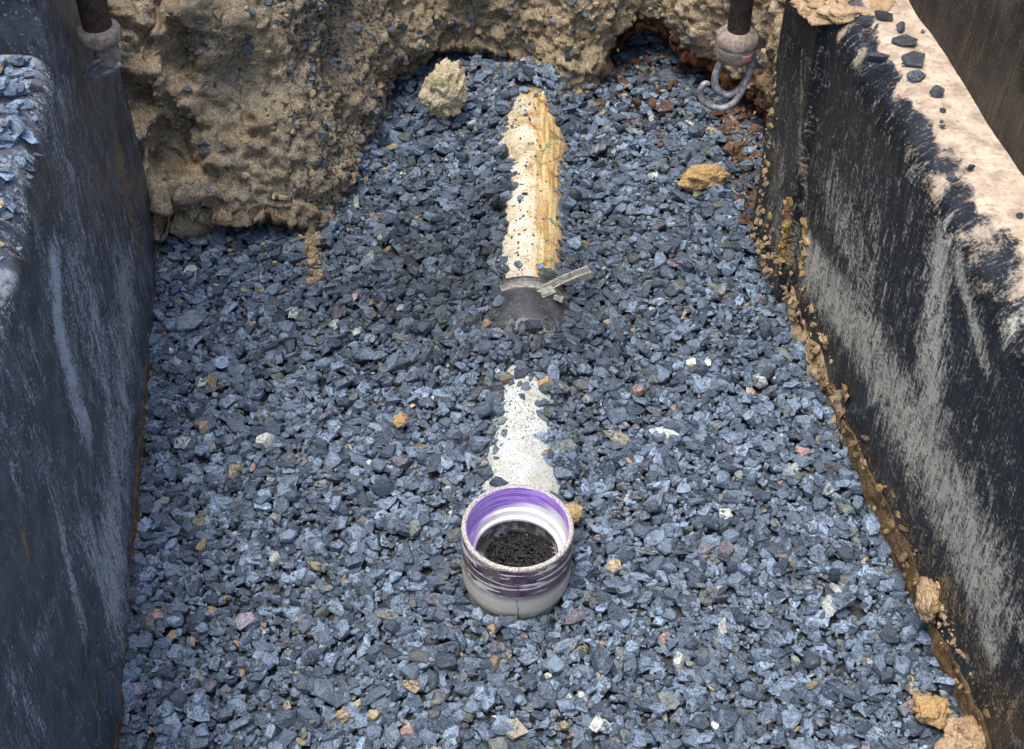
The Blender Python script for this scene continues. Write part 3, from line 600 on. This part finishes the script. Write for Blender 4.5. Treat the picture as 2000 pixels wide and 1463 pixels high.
bed = Bed(-.72, .72, .42, 2.36, .0016)
BX, BY = bed.X, bed.Y; BP = np.column_stack([BX[::4, ::4].ravel(), BY[::4, ::4].ravel(), np.zeros(BX[::4, ::4].size)])
def upsample(a): 
    a = np.repeat(np.repeat(a, 4, 0), 4, 1); return a[:bed.nx, :bed.ny]
und = upsample(.004 + (.011 * fbm(BP, .22, 2, 71) + .006 * fbm(BP, .07, 2, 72)).reshape(BX[::4, ::4].shape))
lev = und.copy()
G = lambda x0, y0, sx, sy, a: a * np.exp(-((BX - x0) / sx) ** 2 - ((BY - y0) / sy) ** 2)
lev += G(PX(1.49), 1.487, .07, .020, .012) + G(HUBX, 1.0, .13, .08, .010) + G(PX(1.43), 1.425, .12, .052, .040)  + G(PX(1.3) - .045, 1.30, .022, .12, .014) + G(PX(1.3) + .045, 1.30, .022, .12, .014) + G(-.012, 1.81, .022, .060, .036) + G(PX(1.58) - .035, 1.585, .022, .022, .022) + G(PX(1.58) + .035, 1.592, .020, .018, .020) + G(PX(2.0) - .042, 1.995, .020, .035, .024) + G(PX(2.0) + .045, 1.995, .018, .035, .022) + G(PX(1.7) - .045, 1.68, .020, .09, .016) + G(PX(1.9) - .05, 1.93, .02, .08, .016) + G(PX(1.9) + .055, 1.97, .02, .06, .012) + G(PX(1.7) + .058, 1.62, .02, .04, .012) + G(PX(1.8) - .055, 1.78, .025, .22, .008) + G(PX(1.8) + .06, 1.78, .025, .22, .006) + G(PX(2.06), 2.060, .09, .055, .054) + G(PX(1.55) - .06, 1.55, .03, .04, .014) + G(.10, 1.52, .05, .06, .010) - G(PX(1.75), 1.77, .050, .19, .012) - G(PX(1.3), 1.29, .022, .06, .006)  + G(-.03, 1.72, .018, .09, .020) + G(PX(1.2) - .05, 1.22, .02, .05, .012) + G(PX(1.2) + .06, 1.22, .02, .05, .012) + G(.03, 2.12, .2, .07, .02)
lev += .010 * sstep(.10, 0., BX - xl(BY)) + .006 * sstep(.10, 0, xr(BY) - BX)
bed.level = lev
_sc = stone_colour
def damp(x, y):      # ground still wet round the coupling and under the bank
    w1 = math.exp(-((x + .06) / .26) ** 2 - ((y - 1.62) / .20) ** 2); w2 = math.exp(-((x - .05) / .10) ** 2 - ((y - 1.45) / .10) ** 2)
    return min(1.0, 1.1 * w1 + .5 * w2)
def bed_colour(x, y, rg):
    c = _sc(rg) * (1 - .52 * damp(x, y))
    if x > .10 and y > 1.9 and rg.random() < .20 * sstep(.10, .22, x) * sstep(1.9, 2.08, y): c = np.array([.075, .034, .019]) * rg.uniform(.5, 1.6)
    if x > .345 and 1.68 < y < 2.05 and rg.random() < .5: c = np.array([.10, .055, .028]) * rg.uniform(.5, 1.4)
    return c
base = lev - .021
bed.h = base.copy()
def stamp_cyl(y0, y1, r):
    dd = r * r - (BX - PX(BY)) ** 2; m = (BY > y0) & (BY < y1) & (dd > 0); z = PZ(BY) + np.sqrt(np.maximum(dd, 0)); bed.h = np.where(m, np.maximum(bed.h, z), bed.h)
stamp_cyl(1.50, 2.4, R_PIPE); stamp_cyl(1.872, 1.984, R_PIPE + .008); stamp_cyl(1.445, 1.573, R_PIPE + .013); stamp_cyl(1.17, 1.5, R_PIPE); stamp_cyl(1.07, 1.262, .0655)
hubm = np.hypot(BX - HUBX, BY - HUBY + .001) < .0655
wall = (BX < xl(BY) - .002) | (BX > xr(BY) + .002) & (BY < Y_END)
ly_ = np.interp(BX[:, 0], lipc[lipc[:, 0] < .385, 0], lipc[lipc[:, 0] < .385, 1])
back = BY > (ly_[:, None] + .15)
bank = back | ((BX > .43) & (BY > Y_END - .02))
bed.level[wall | bank | (np.hypot(BX - HUBX, BY - HUBY) < .0675)] = -.5
# keep the slotted clamp tail clear
ct = (np.abs(BX - (PX(cy) + .055)) < .035) & (np.abs(BY - cy - .003) < .014); tail_keep = bed.level[ct].copy(); bed.level[ct] = np.minimum(bed.level[ct], .012)
rg = np.random.default_rng(5)
def rain(n, smin, smax, power, xb, yb, k=3, **kw):
    for _ in range(n):
        c = [(rg.uniform(*xb), rg.uniform(*yb)) for _ in range(k)]
        hs = [bed.h[int((x - bed.x0) / bed.g), int((y - bed.y0) / bed.g)] - bed.level[int((x - bed.x0) / bed.g), int((y - bed.y0) / bed.g)] for x, y in c]
        x, y = c[int(np.argmin(hs))]
        bed.drop(x, y, smin + (smax - smin) * rg.random() ** power, rg, **kw)
XB, YB = (-.62, .55), (.44, 2.33)
rain(9000, .0050, .0190, 2.4, XB, YB, 2, jit=.10, pen=68)
rain(15800, .0042, .0175, 2.4, XB, YB, 4, jit=.10, pen=60)
# stones that stand out, each a thing of its own
FEAT = []
def feature(name, x, y, size, col, label, spin=None, proto=None, cat='stone', flat=.3, jit=.05):
    k = bed.drop(x, y, size, rg, col=col, spin=spin, force=True, proto=proto, flat=flat, jit=jit, pen=62); FEAT.append((k, name, label, cat))
chunky = [i for i, P in enumerate(PROTO) if np.ptp(P[0][:, 2]) > .62]
wide = [i for i, P in enumerate(PROTO) if np.ptp(P[0][:, 2]) < .55 and np.ptp(P[0][:, 1]) < 1.35]
broad = [i for i, P in enumerate(PROTO) if np.ptp(P[0][:, 2]) < .7 and np.ptp(P[0][:, 1]) > 1.5]
feature('pale_stone', .199, 1.296, .0215, (.46, .50, .46), 'largest pale grey-green flat stone in the gravel, right of the white pipe', R(-12), wide[0])
feature('tan_stone', .143, 1.299, .027, (.20, .19, .145), 'long tan-grey stone just left of the large pale stone', R(-15), wide[1])
feature('pink_stone', -.411, 1.000, .0115, (.26, .17, .16), 'small dusky pink stone near the foot of the left shield', R(70), broad[0])
feature('lilac_stone', -.314, .998, .0155, (.25, .22, .25), 'squarish pale lilac stone in the gravel, lower left', R(10), broad[1 % len(broad)])
feature('slate_slab', -.452, 1.502, .026, (.15, .18, .21), 'large flat grey slab of slate beside the left shield', R(35), wide[2])
feature('white_stone', .246, 1.430, .0105, (.52, .46, .40), 'small cream white stone, left one of a pale pair', R(50), broad[2 % len(broad)])
feature('white_stone', .268, 1.424, .0115, (.50, .50, .44), 'small cream white stone, right one of a pale pair', R(80), wide[3])
feature('purple_stone', .074, 1.006, .0185, (.115, .10, .115), 'long purplish grey stone at the foot of the open hub', R(22), wide[4])
feature('dark_slate', -.378, 1.122, .019, (.085, .11, .16), 'dark blue pointed slate in the gravel at left', R(-20), wide[5])
feature('grey_stone', -.428, 1.272, .0125, (.24, .27, .27), 'rounded pale grey stone close to the left shield', R(30), broad[3 % len(broad)])
feature('lilac_stone', -.227, 1.558, .0115, (.27, .21, .22), 'small pinkish lilac stone left of the rubber coupling', R(60), wide[6])
feature('tan_stone', .323, 1.374, .0125, (.33, .24, .17), 'orange-tan stone in the gravel toward the right shield', R(75), wide[7])
feature('striped_stone', .003, .852, .0175, (.26, .24, .18), 'rounded grey and tan stone at the bottom edge of the picture', R(80), broad[4 % len(broad)])
for x_, y_, z_ in [(-.022, 1.66, .013), (-.014, 1.70, .011), (-.026, 1.74, .016), (-.010, 1.775, .013), (.004, 1.79, .010), (-.012, 1.82, .015), (-.020, 1.855, .012), (.012, 1.755, .008), (.020, 1.765, .007), (-.004, 1.845, .012), (-.030, 1.62, .012), (-.012, 1.625, .009),
                   (.070, 1.61, .010), (.010, 1.605, .010), (.040, 1.600, .009), (.0, 1.93, .006), (.022, 1.955, .006), (-.02, 1.94, .009), (.075, 1.95, .01), (.016, 1.16, .011), (.036, 1.205, .007), (-.004, 1.215, .006), (.0135, 1.345, .007), (-.02, 1.25, .010), (.05, 1.24, .010), (-.018, 1.34, .011), (.048, 1.32, .010)]:
    bed.drop(x_, y_, z_, rg, col=stone_colour(rg, -.1) * .8, force=True, jit=.12, pen=88)
for i_ in range(34):
    a_ = i_ / 34 * 6.283 + rg.uniform(-.06, .06)
    if math.sin(a_) > .72: continue
    z_ = rg.uniform(.008, .013); r_ = .0675 + z_ * rg.uniform(.65, 1.0); bed.drop(HUBX + r_ * math.cos(a_), HUBY + r_ * math.sin(a_), z_, rg, force=True, jit=.15, pen=70, flat=.3)
_sc = lambda rg: stone_colour(rg) if rg.random() > .9 else np.array([.05, .066, .085]) * rg.uniform(.5, 2.6)
rain(15500, .0018, .0055, 1.5, XB, YB, 3, jit=.3, pen=70, tol=.003)

gb_grid = np.stack([BX[::10, ::10], BY[::10, ::10], np.where(np.abs(base[::10, ::10]) < .2, base[::10, ::10], 0) - .006], -1)
gv = gb_grid.reshape(-1, 3); gf = grid_faces(*gb_grid.shape[:2])[:, ::-1]
gravel = link('ground', make_mesh('ground', gv, gf, None, True), M_BASE, kind='structure', label='bed of blue-grey crushed slate filling the trench floor')
o = flat_sheet('trench_floor', (-.9, -3, -.03), (1.9, 0, 0), (0, 3.45, 0), 60, 120, M_BASE, None, .01); o['kind'] = 'structure'; o['label'] = 'dark trench floor nearer than the gravel'
cnt = np.bincount(bed.id[bed.id >= 0].ravel(), minlength=len(bed.stones)).astype(float)
ctrs = np.array([s[3] for s in bed.stones]); depth = (ctrs[:, 1] + (1.4 - ctrs[:, 2])) * .7071
inview = (np.abs(ctrs[:, 0] / depth) < .345) & (ctrs[:, 1] > .83)
score = cnt / depth ** 2 * inview; feat_ids = {f[0] for f in FEAT}
for k in feat_ids: score[k] = 0
order = np.argsort(-score)[:300]; big = set(order.tolist())
for k, name, label, cat in FEAT: one_stone(name, bed.stones[k], k, None, label=label, category=cat, group='odd coloured stones in the gravel')
for k in order: one_stone('stone', bed.stones[k], int(k), gravel)
hx = np.clip(((ctrs[:, 0] - bed.x0) / bed.g).astype(int), 0, bed.nx - 1); hy = np.clip(((ctrs[:, 1] - bed.y0) / bed.g).astype(int), 0, bed.ny - 1)
rest = [s for i, s in enumerate(bed.stones) if i not in big and i not in feat_ids and (cnt[i] > 0 or bed.h[hx[i], hy[i]] - s[3][2] < .012)]
join_stones('loose_gravel', rest, gravel, kind='stuff')

# grit lying in the open hub
hb = Bed(HUBX - .06, HUBX + .06, HUBY - .05, HUBY + .07, .0010)
rr_ = np.hypot(hb.X - HUBX, hb.Y - HUBY - .006); hb.h[:] = HUBZ - .088 + np.clip((rr_ / .052), 0, 1) ** 4 * .012; hb.h[rr_ > .052] = .3
hb.level = HUBZ - .083 + .005 * fbm(np.column_stack([hb.X.ravel(), hb.Y.ravel(), 0 * hb.X.ravel()]), .03, 2, 81).reshape(hb.X.shape) + .004
for _ in range(3000):
    a_, r_ = rg.uniform(0, 6.283), .043 * rg.random() ** .5; x_, y_ = HUBX + .004 + r_ * math.cos(a_), HUBY + .014 + r_ * math.sin(a_) * .95
    if math.hypot(x_ - HUBX, y_ - HUBY - .026) > .040 + .006 * math.sin(a_ * 3 + 1): continue
    if rg.random() < .35 * (r_ / .043) ** 3: continue
    cc = np.array([.010, .011, .012]) * rg.uniform(.5, 2.0) if rg.random() < .9 else np.array([.09, .065, .035])
    hb.drop(x_, y_, rg.uniform(.0012, .0042), rg, col=cc, tol=.003, jit=.2)
grit = join_stones('grit', hb.stones, None, kind='stuff', label='dark wet grit lying inside the open pipe hub'); grit.data.materials[0] = M_WETGRIT

# stones on the right ledge
LED = [(.4231, 1.5304, .0125, 20), (.4441, 1.5351, .015, -25), (.4292, 1.5093, .0065, 60), (.4101, 1.4938, .0055, 80), (.4119, 1.4762, .0085, 30), (.4260, 1.4907, .0065, 40), (.4600, 1.5109, .0095, 70),
       (.4586, 1.4804, .0155, -15), (.4179, 1.4405, .0165, -18), (.4613, 1.4435, .0185, 35), (.4576, 1.4082, .0150, 10), (.4762, 1.3746, .0110, 0), (.4748, 1.3431, .0050, 0), (.4690, 1.3152, .0055, -25),
       (.4585, 1.2188, .0080, -10), (.4827, 1.2390, .0055, 0), (.5147, 1.1603, .0060, 5), (.4490, 1.4352, .0035, 0), (.4850, 1.5050, .0038, 0), (.4700, 1.3250, .0030, 0)]
LTXT = ['blunt dark slate chip on the beige ledge, under a longer chip at its far end', 'long dark slate chip topmost of the cluster at the far end of the beige ledge', 'small dark chip on the beige ledge just nearer than the far cluster', 'tiny dark chip on the beige ledge nearest its rounded edge, by the far cluster',
        'small angular dark chip alone on the beige ledge below the far cluster', 'small dark chip touching another in the middle of the beige ledge', 'dark chip at the outer side of the far cluster on the beige ledge', 'thick black slate stone on the beige ledge against the upper panel',
        'long oval black stone on the beige ledge beside its rounded edge', 'biggest twisted slate stone on the beige ledge touching the upper panel', 'crescent shaped blue slate stone on the beige ledge below the biggest one', 'rounded grey slate stone on the beige ledge, nearest of the large ones',
        'first small dark pebble below the grey stone on the beige ledge', 'second small dark pebble below the grey stone on the beige ledge', 'dark pebble on the beige ledge at the edge of the white dust', 'lone brownish pebble in the middle of the bare beige ledge', 'small pebble on the beige ledge by the right picture edge', 'tiny crumb of slate beside the biggest stone on the beige ledge', 'tiny crumb of slate on the beige ledge by the upper panel, beyond the big stones', 'tiniest crumb of slate between the two small pebbles on the beige ledge']
lb = Bed(.36, .60, 1.10, 1.58, .0012); lb.h[:] = H_R + .002; lb.level[:] = H_R + .05
for i, (x, y, sz, sp) in enumerate(LED):
    v = rg.uniform(.5, 1.6); k = lb.drop(x, y, sz, rg, col=(.040 * v, .046 * v, .056 * v), spin=R(sp), force=True, flat=.5, jit=.1, pen=95)
    if k is None: continue
    one_stone('slate_chip', lb.stones[k], 900 + i, None, label=LTXT[i], category='stone', group='stones on the right ledge')
# gravel heaped on the left ledge
gl = Bed(-.95, -.44, .55, 1.33, .0024); LP = np.column_stack([gl.X.ravel(), gl.Y.ravel(), 0 * gl.X.ravel()])
edge_d = xl(gl.Y) - gl.X
rl_ = .030; dd_ = np.clip(edge_d, 0, rl_); gl.h = H_L - rl_ + np.sqrt(np.maximum(rl_ ** 2 - (rl_ - dd_) ** 2, 0)) - .002
gl.level = np.where(edge_d > 0, gl.h, -1) + .026 * sstep(.000, .030, edge_d - .004 + .012 * fbm(LP, .06, 2, 91).reshape(gl.X.shape)) - .003
for _ in range(5200):
    x_, y_ = rg.uniform(-.92, -.45), rg.uniform(.6, 1.31); gl.drop(x_, y_, .005 + .012 * rg.random() ** 1.9, rg, tol=.004, col=stone_colour(rg, .22))
join_stones('ledge_gravel', gl.stones, None, kind='stuff', label='blue-grey gravel heaped on the ledge of the left shield')
# slate chips pressed into the soil bank
chips = []
w_ = (.25 + 2.2 * SF) * (SROW > 30) * (SV[:, 2] < .5) * (SV[:, 2] > .0); idx = rg.choice(len(SV), 1300, p=w_ / w_.sum())
for i in idx:
    n_ = SN[i] * np.sign(-SN[i][1] + .5 * SN[i][2] + 1e-6); sz = .0035 + .0095 * rg.random() ** 2.6
    chips.append((int(rg.integers(len(PROTO))), sz, rot_from(n_ + rg.normal(0, .25, 3), rg.uniform(0, 6.28)), SV[i] + n_ * sz * .12, stone_colour(rg, -.1) * np.array([.95, .85, .72])))
join_stones('embedded_chips', chips, soil, kind='stuff')
# crumbs of clay clinging to the bank and fallen at its foot
crumbs = []
w_ = (SROW > 24) * (SV[:, 2] < .45) * (SV[:, 2] > -.02) * (.5 + np.clip(fbm(SV, .06, 2, 95), 0, 1) * 3); idx = rg.choice(len(SV), 3200, p=w_ / w_.sum())
for i in idx:
    n_ = SN[i] * np.sign(-SN[i][1] + .5 * SN[i][2] + 1e-6); sz = .0014 + .0075 * rg.random() ** 3.2; v = rg.random()
    crumbs.append((int(rg.choice(chunky)), sz, rot_from(n_ + rg.normal(0, .5, 3), rg.uniform(0, 6.28)), SV[i] + n_ * sz * .15, np.array([.20, .145, .08]) * (1 - v) + np.array([.52, .41, .26]) * v))
for _ in range(420):
    j = rg.integers(len(lipc)); x_, y_ = lipc[j, 0] + rg.normal(0, .02), lipc[j, 1] - abs(rg.normal(0, .035)) + .01; ix_, iy_ = int((x_ - bed.x0) / bed.g), int((y_ - bed.y0) / bed.g)
    if not (xl(y_) < x_ < .41) or not (0 <= ix_ < bed.nx and 0 <= iy_ < bed.ny): continue
    sz = .0014 + .006 * rg.random() ** 3; v = rg.random(); crumbs.append((int(rg.choice(chunky)), sz, rot_from(rg.normal(0, 1, 3), 0.), np.array([x_, y_, bed.h[ix_, iy_] + sz * .2]), np.array([.20, .145, .08]) * (1 - v) + np.array([.50, .38, .22]) * v))
for _ in range(260):
    t = rg.random(); x_, y_ = -.303 + .014 * t + rg.normal(0, .006), 1.715 - .115 * t + rg.normal(0, .006); sz = .0015 + .008 * rg.random() ** 2.5
    crumbs.append((int(rg.choice(chunky)), sz, rot_from(rg.normal(0, 1, 3), 0.), np.array([x_, y_, bed.h[int((x_ - bed.x0) / bed.g), int((y_ - bed.y0) / bed.g)] + sz * .15]), np.array([.30, .235, .145]) * rg.uniform(.6, 1.4)))
cr = join_stones('clay_crumbs', crumbs, soil, kind='stuff'); cr.data.materials[0] = M_CRUMB
# thin grit dusting the white pipe
gr = []
for _ in range(700):
    y_ = rg.uniform(1.19, 1.42); a_ = rg.normal(0, .5); r_ = .0662 if y_ < 1.262 else R_PIPE; sz = .0007 + .0016 * rg.random() ** 3
    gr.append((int(rg.integers(len(PROTO))), sz, rot_from(np.array([math.sin(a_), 0, math.cos(a_)]) + rg.normal(0, .2, 3), rg.uniform(0, 6.28)), np.array([PX(y_) + r_ * math.sin(a_), y_, PZ(y_) + r_ * math.cos(a_)]), np.array([.05, .055, .06]) * rg.uniform(.6, 2)))
for _ in range(500):
    y_ = rg.uniform(1.58, 2.0); a_ = rg.normal(-.3, .55); r_ = R_PIPE + (.009 if 1.872 < y_ < 1.984 else 0); sz = .0008 + .0035 * rg.random() ** 4
    gr.append((int(rg.integers(len(PROTO))), sz, rot_from(np.array([math.sin(a_), 0, math.cos(a_)]) + rg.normal(0, .2, 3), rg.uniform(0, 6.28)), np.array([PX(y_) + r_ * math.sin(a_), y_, PZ(y_) + r_ * math.cos(a_)]), np.array([.04, .045, .05]) * rg.uniform(.6, 2)))
join_stones('grit', gr, None, kind='stuff', label='fine dark grit sprinkled over the exposed pipe tops')

# ------------------------------------------------------------------ clay clods
def clod(name, loc, size, mat, label, seed, rot=(0, 0, 0), sub=5, rough=1.0, **kw):
    bm = bmesh.new(); bmesh.ops.create_icosphere(bm, subdivisions=sub, radius=1.0)
    V = np.array([v.co for v in bm.verts]); F = np.array([[v.index for v in f.verts] for f in bm.faces]); bm.free()
    d = 1 + rough * (.34 * fbm(V, 1.1, 2, seed) + .20 * fbm(V, .5, 2, seed + 1) + .22 * (.55 - worley(V, .55, seed)) + .13 * (.5 - worley(V, .30, seed + 2)) + .05 * (.5 - worley(V, .13, seed + 4)) - .16 * np.abs(fbm(V, .45, 3, seed + 5)) + .05 + .06 * fbm(V, .09, 2, seed + 3))
    V = V * d[:, None] * np.array(size)
    o = link(name, make_mesh(name, V, F, None, True), mat, None, label=label, category='clay lump', **kw); o.location = loc; o.rotation_euler = rot
    return o
clod('clay_clod', (-.108, 2.015, .042), (.034, .024, .046), M_PALECLAY, 'pale pointed clay clod leaning in front of the dark hollow', 101, (R(-18), R(22), R(10)), sub=6)
clod('ochre_lump', (.297, 1.817, .014), (.033, .022, .020), M_OCHRE, 'ochre clay lump lying alone on the gravel near the right shield', 111, sub=6)
clod('ochre_lump', (.457, .868, .014), (.019, .017, .012), M_OCHRE, 'bright ochre lump on the gravel in the lower right corner', 115)
clod('clay_clod', (.492, .835, .014), (.024, .020, .016), M_TANCLAY, 'rough tan clay clod in the bottom right corner against the shield', 119)
clod('clay_clod', (.466, .826, .006), (.011, .010, .009), M_TANCLAY, 'small orange-tan crumb beside the corner clay clod', 122, sub=4)
clod('ochre_lump', (-.146, 1.308, .006), (.010, .010, .008), M_OCHRE, 'small ochre crumb on the gravel left of the white pipe', 125, sub=4)
clod('ochre_lump', (.045, 1.375, .008), (.010, .013, .008), M_OCHRE, 'small ochre crumb beside the far end of the white pipe strip', 127, sub=4)
clod('clay_clod', (.073, 1.150, .010), (.012, .014, .010), M_TANCLAY, 'tan crumb touching the back of the open hub', 135, sub=4)
clod('clay_clod', (xr(.985) - .012, .985, .055), (.011, .024, .020), M_TANCLAY, 'tan clay stuck along the foot of the right shield', 143)
clod('clay_clod', (xr(1.6) + .05, 1.60, H_R - .015), (.075, .055, .018), M_TANCLAY, 'wrinkled beige mud heaped on the far end of the right ledge', 147)

stuck = []
for (y0, z0, y1, z1, w0, nn, c0) in [(1.569, .165, 1.551, .075, .006, 90, (.42, .26, .09)), (1.527, .165, 1.508, .09, .004, 40, (.40, .27, .12)), (1.66, .05, 1.36, .03, .02, 200, (.36, .26, .15)), (1.36, .03, .84, .045, .012, 90, (.28, .19, .10)), (1.0, .05, .93, .06, .010, 40, (.46, .33, .20)), (1.68, .30, 1.66, .02, .008, 70, (.42, .31, .17))]:
    for _ in range(nn):
        t = rg.random(); yy = y0 + (y1 - y0) * t + rg.normal(0, w0); zz = z0 + (z1 - z0) * t + rg.normal(0, w0); sz = .0015 + .0075 * rg.random() ** 2.4
        pz = .012 if yy > 1.55 else 0.0
        stuck.append((int(rg.choice(chunky)), sz, rot_from(np.array([-1., 0, .4]) + rg.normal(0, .3, 3), rg.uniform(0, 6.28)), np.array([xr(yy) - pz - .001 - (.006 if zz < .05 else 0), yy, zz]), np.array(c0) * rg.uniform(.45, 1.3)))
st_ = join_stones('stuck_clay', stuck, sr, kind='stuff'); st_.data.materials[0] = M_CRUMB; keep(st_, sr)
# ------------------------------------------------------------------ hanging rods with hooks
def part(name, VF, mat, root, smooth=True): return keep(link(name, make_mesh(name, VF[0], VF[1], None, smooth), mat, root), root)
def local(o, M): return o
lx_, ly2, lz = -.469, 1.446, .499
hl = empty('hanging_rod', (lx_, ly2, lz), label='rusty brown rod with broad collar and bent wire hook beside the left shield', category='rod', group='rods hanging at the far end of the trench')
part('rod', lathe([(.0, .0002), (.0, .0168), (.9, .0168), (.9, .0002)], 28, (lx_, ly2, lz + .012), (.0, 0, 1)), M_RUST, hl)
part('collar', lathe(bevelled_profile([(.014, .012), (.013, .0200), (.010, .0248), (.000, .0252), (-.006, .0235), (-.007, .012)], .0022), 36, (lx_, ly2, lz), (0, 0, 1)), M_COLLAR, hl)
part('neck', lathe(bevelled_profile([(0, .0145), (-.022, .0150), (-.032, .0155), (-.034, .0002)], .002), 28, (lx_ + .004, ly2, lz - .002), (0, 0, 1)), M_COLLAR, hl)
b0 = np.array([lx_, ly2, lz])
part('hook', tube(b0 + np.array([[.002, -.012, -.022], [-.012, -.014, -.028], [-.022, -.013, -.040], [-.026, -.010, -.052]]), [.0026, .0026, .0024, .0016]), M_HOOK, hl)
part('hook', tube(b0 + np.array([[.006, -.013, -.026], [-.008, -.014, -.034], [-.017, -.012, -.044], [-.021, -.009, -.053]]), [.0026, .0026, .0024, .0016]), M_HOOK, hl)
part('hook', tube(b0 + np.array([[.020, -.010, -.030], [.010, -.014, -.037], [-.006, -.014, -.044], [-.018, -.011, -.052]]), [.0035, .003, .0024, .0016]), M_HOOK, hl)
rx_, ry_, rz_ = .300, 1.690, .335
k_ = .000684
hr = empty('hanging_rod', (rx_, ry_, rz_), label='grey-brown rod with red-flecked collar and curled hook beside the right shield', category='rod', group='rods hanging at the far end of the trench')
part('rod', lathe([(.0, .0002), (.0, .0150), (.9, .0150), (.9, .0002)], 28, (rx_, ry_, rz_ + .012), (.0, 0, 1)), M_RUST, hr)
hrc = part('collar', lathe(bevelled_profile([(.022, .013), (.022, .0185), (.019, .0215), (.014, .0280), (.004, .0290), (.002, .0280), (-.001, .0290), (-.016, .0280), (-.022, .0235), (-.023, .0002)], .0035), 36, (rx_, ry_, rz_), (0, 0, 1)), M_COLLAR, hr)
part('paint_patch', lathe(bevelled_profile([(-.014, .0270), (-.013, .0287), (-.003, .0296), (-.001, .0270)], .001), 40, (rx_, ry_, rz_), (0, 0, 1)), M_PINK, hr); _pp = bpy.data.objects['paint_patch']; _pp.parent = hrc; _pp.matrix_parent_inverse = Matrix.Identity(4)
pm = bpy.data.objects['paint_patch'].data; bm = bmesh.new(); bm.from_mesh(pm)       # only two flakes of the red ring survive
bmesh.ops.delete(bm, geom=[f for f in bm.faces if not any(abs(math.atan2(f.calc_center_median().y - ry_, f.calc_center_median().x - rx_) - a) < .24 for a in (-1.25, -.35))], context='FACES'); bm.to_mesh(pm); bm.free()
B = np.array([rx_, ry_, rz_]); e = lambda dx, dy, dd=0.: B + np.array([dx * k_, dd - dy * k_ * .15, -dy * k_ * 1.05])
# pixel-free local offsets: right, down (in 0.7 mm steps)
part('ring', tube([e(-18, 22), e(-30, 45), e(-36, 72), e(-30, 92), e(-12, 103), e(8, 98), e(22, 80), e(30, 58), e(33, 35), e(31, 15)], [.0060, .0056, .0054, .0052, .0052, .0052, .0052, .0054, .0058, .006], 14), M_HOOK, hr)
part('hook', tube([e(24, 68, -.004), e(16, 92, -.008), e(2, 112, -.010), e(-18, 122, -.010), e(-42, 118, -.010), e(-60, 104, -.010), e(-66, 86, -.010), e(-58, 72, -.010), e(-48, 72, -.010)], [.0040, .0044, .0046, .0046, .0046, .0045, .0043, .0040, .0028], 14), M_HOOK, hr)
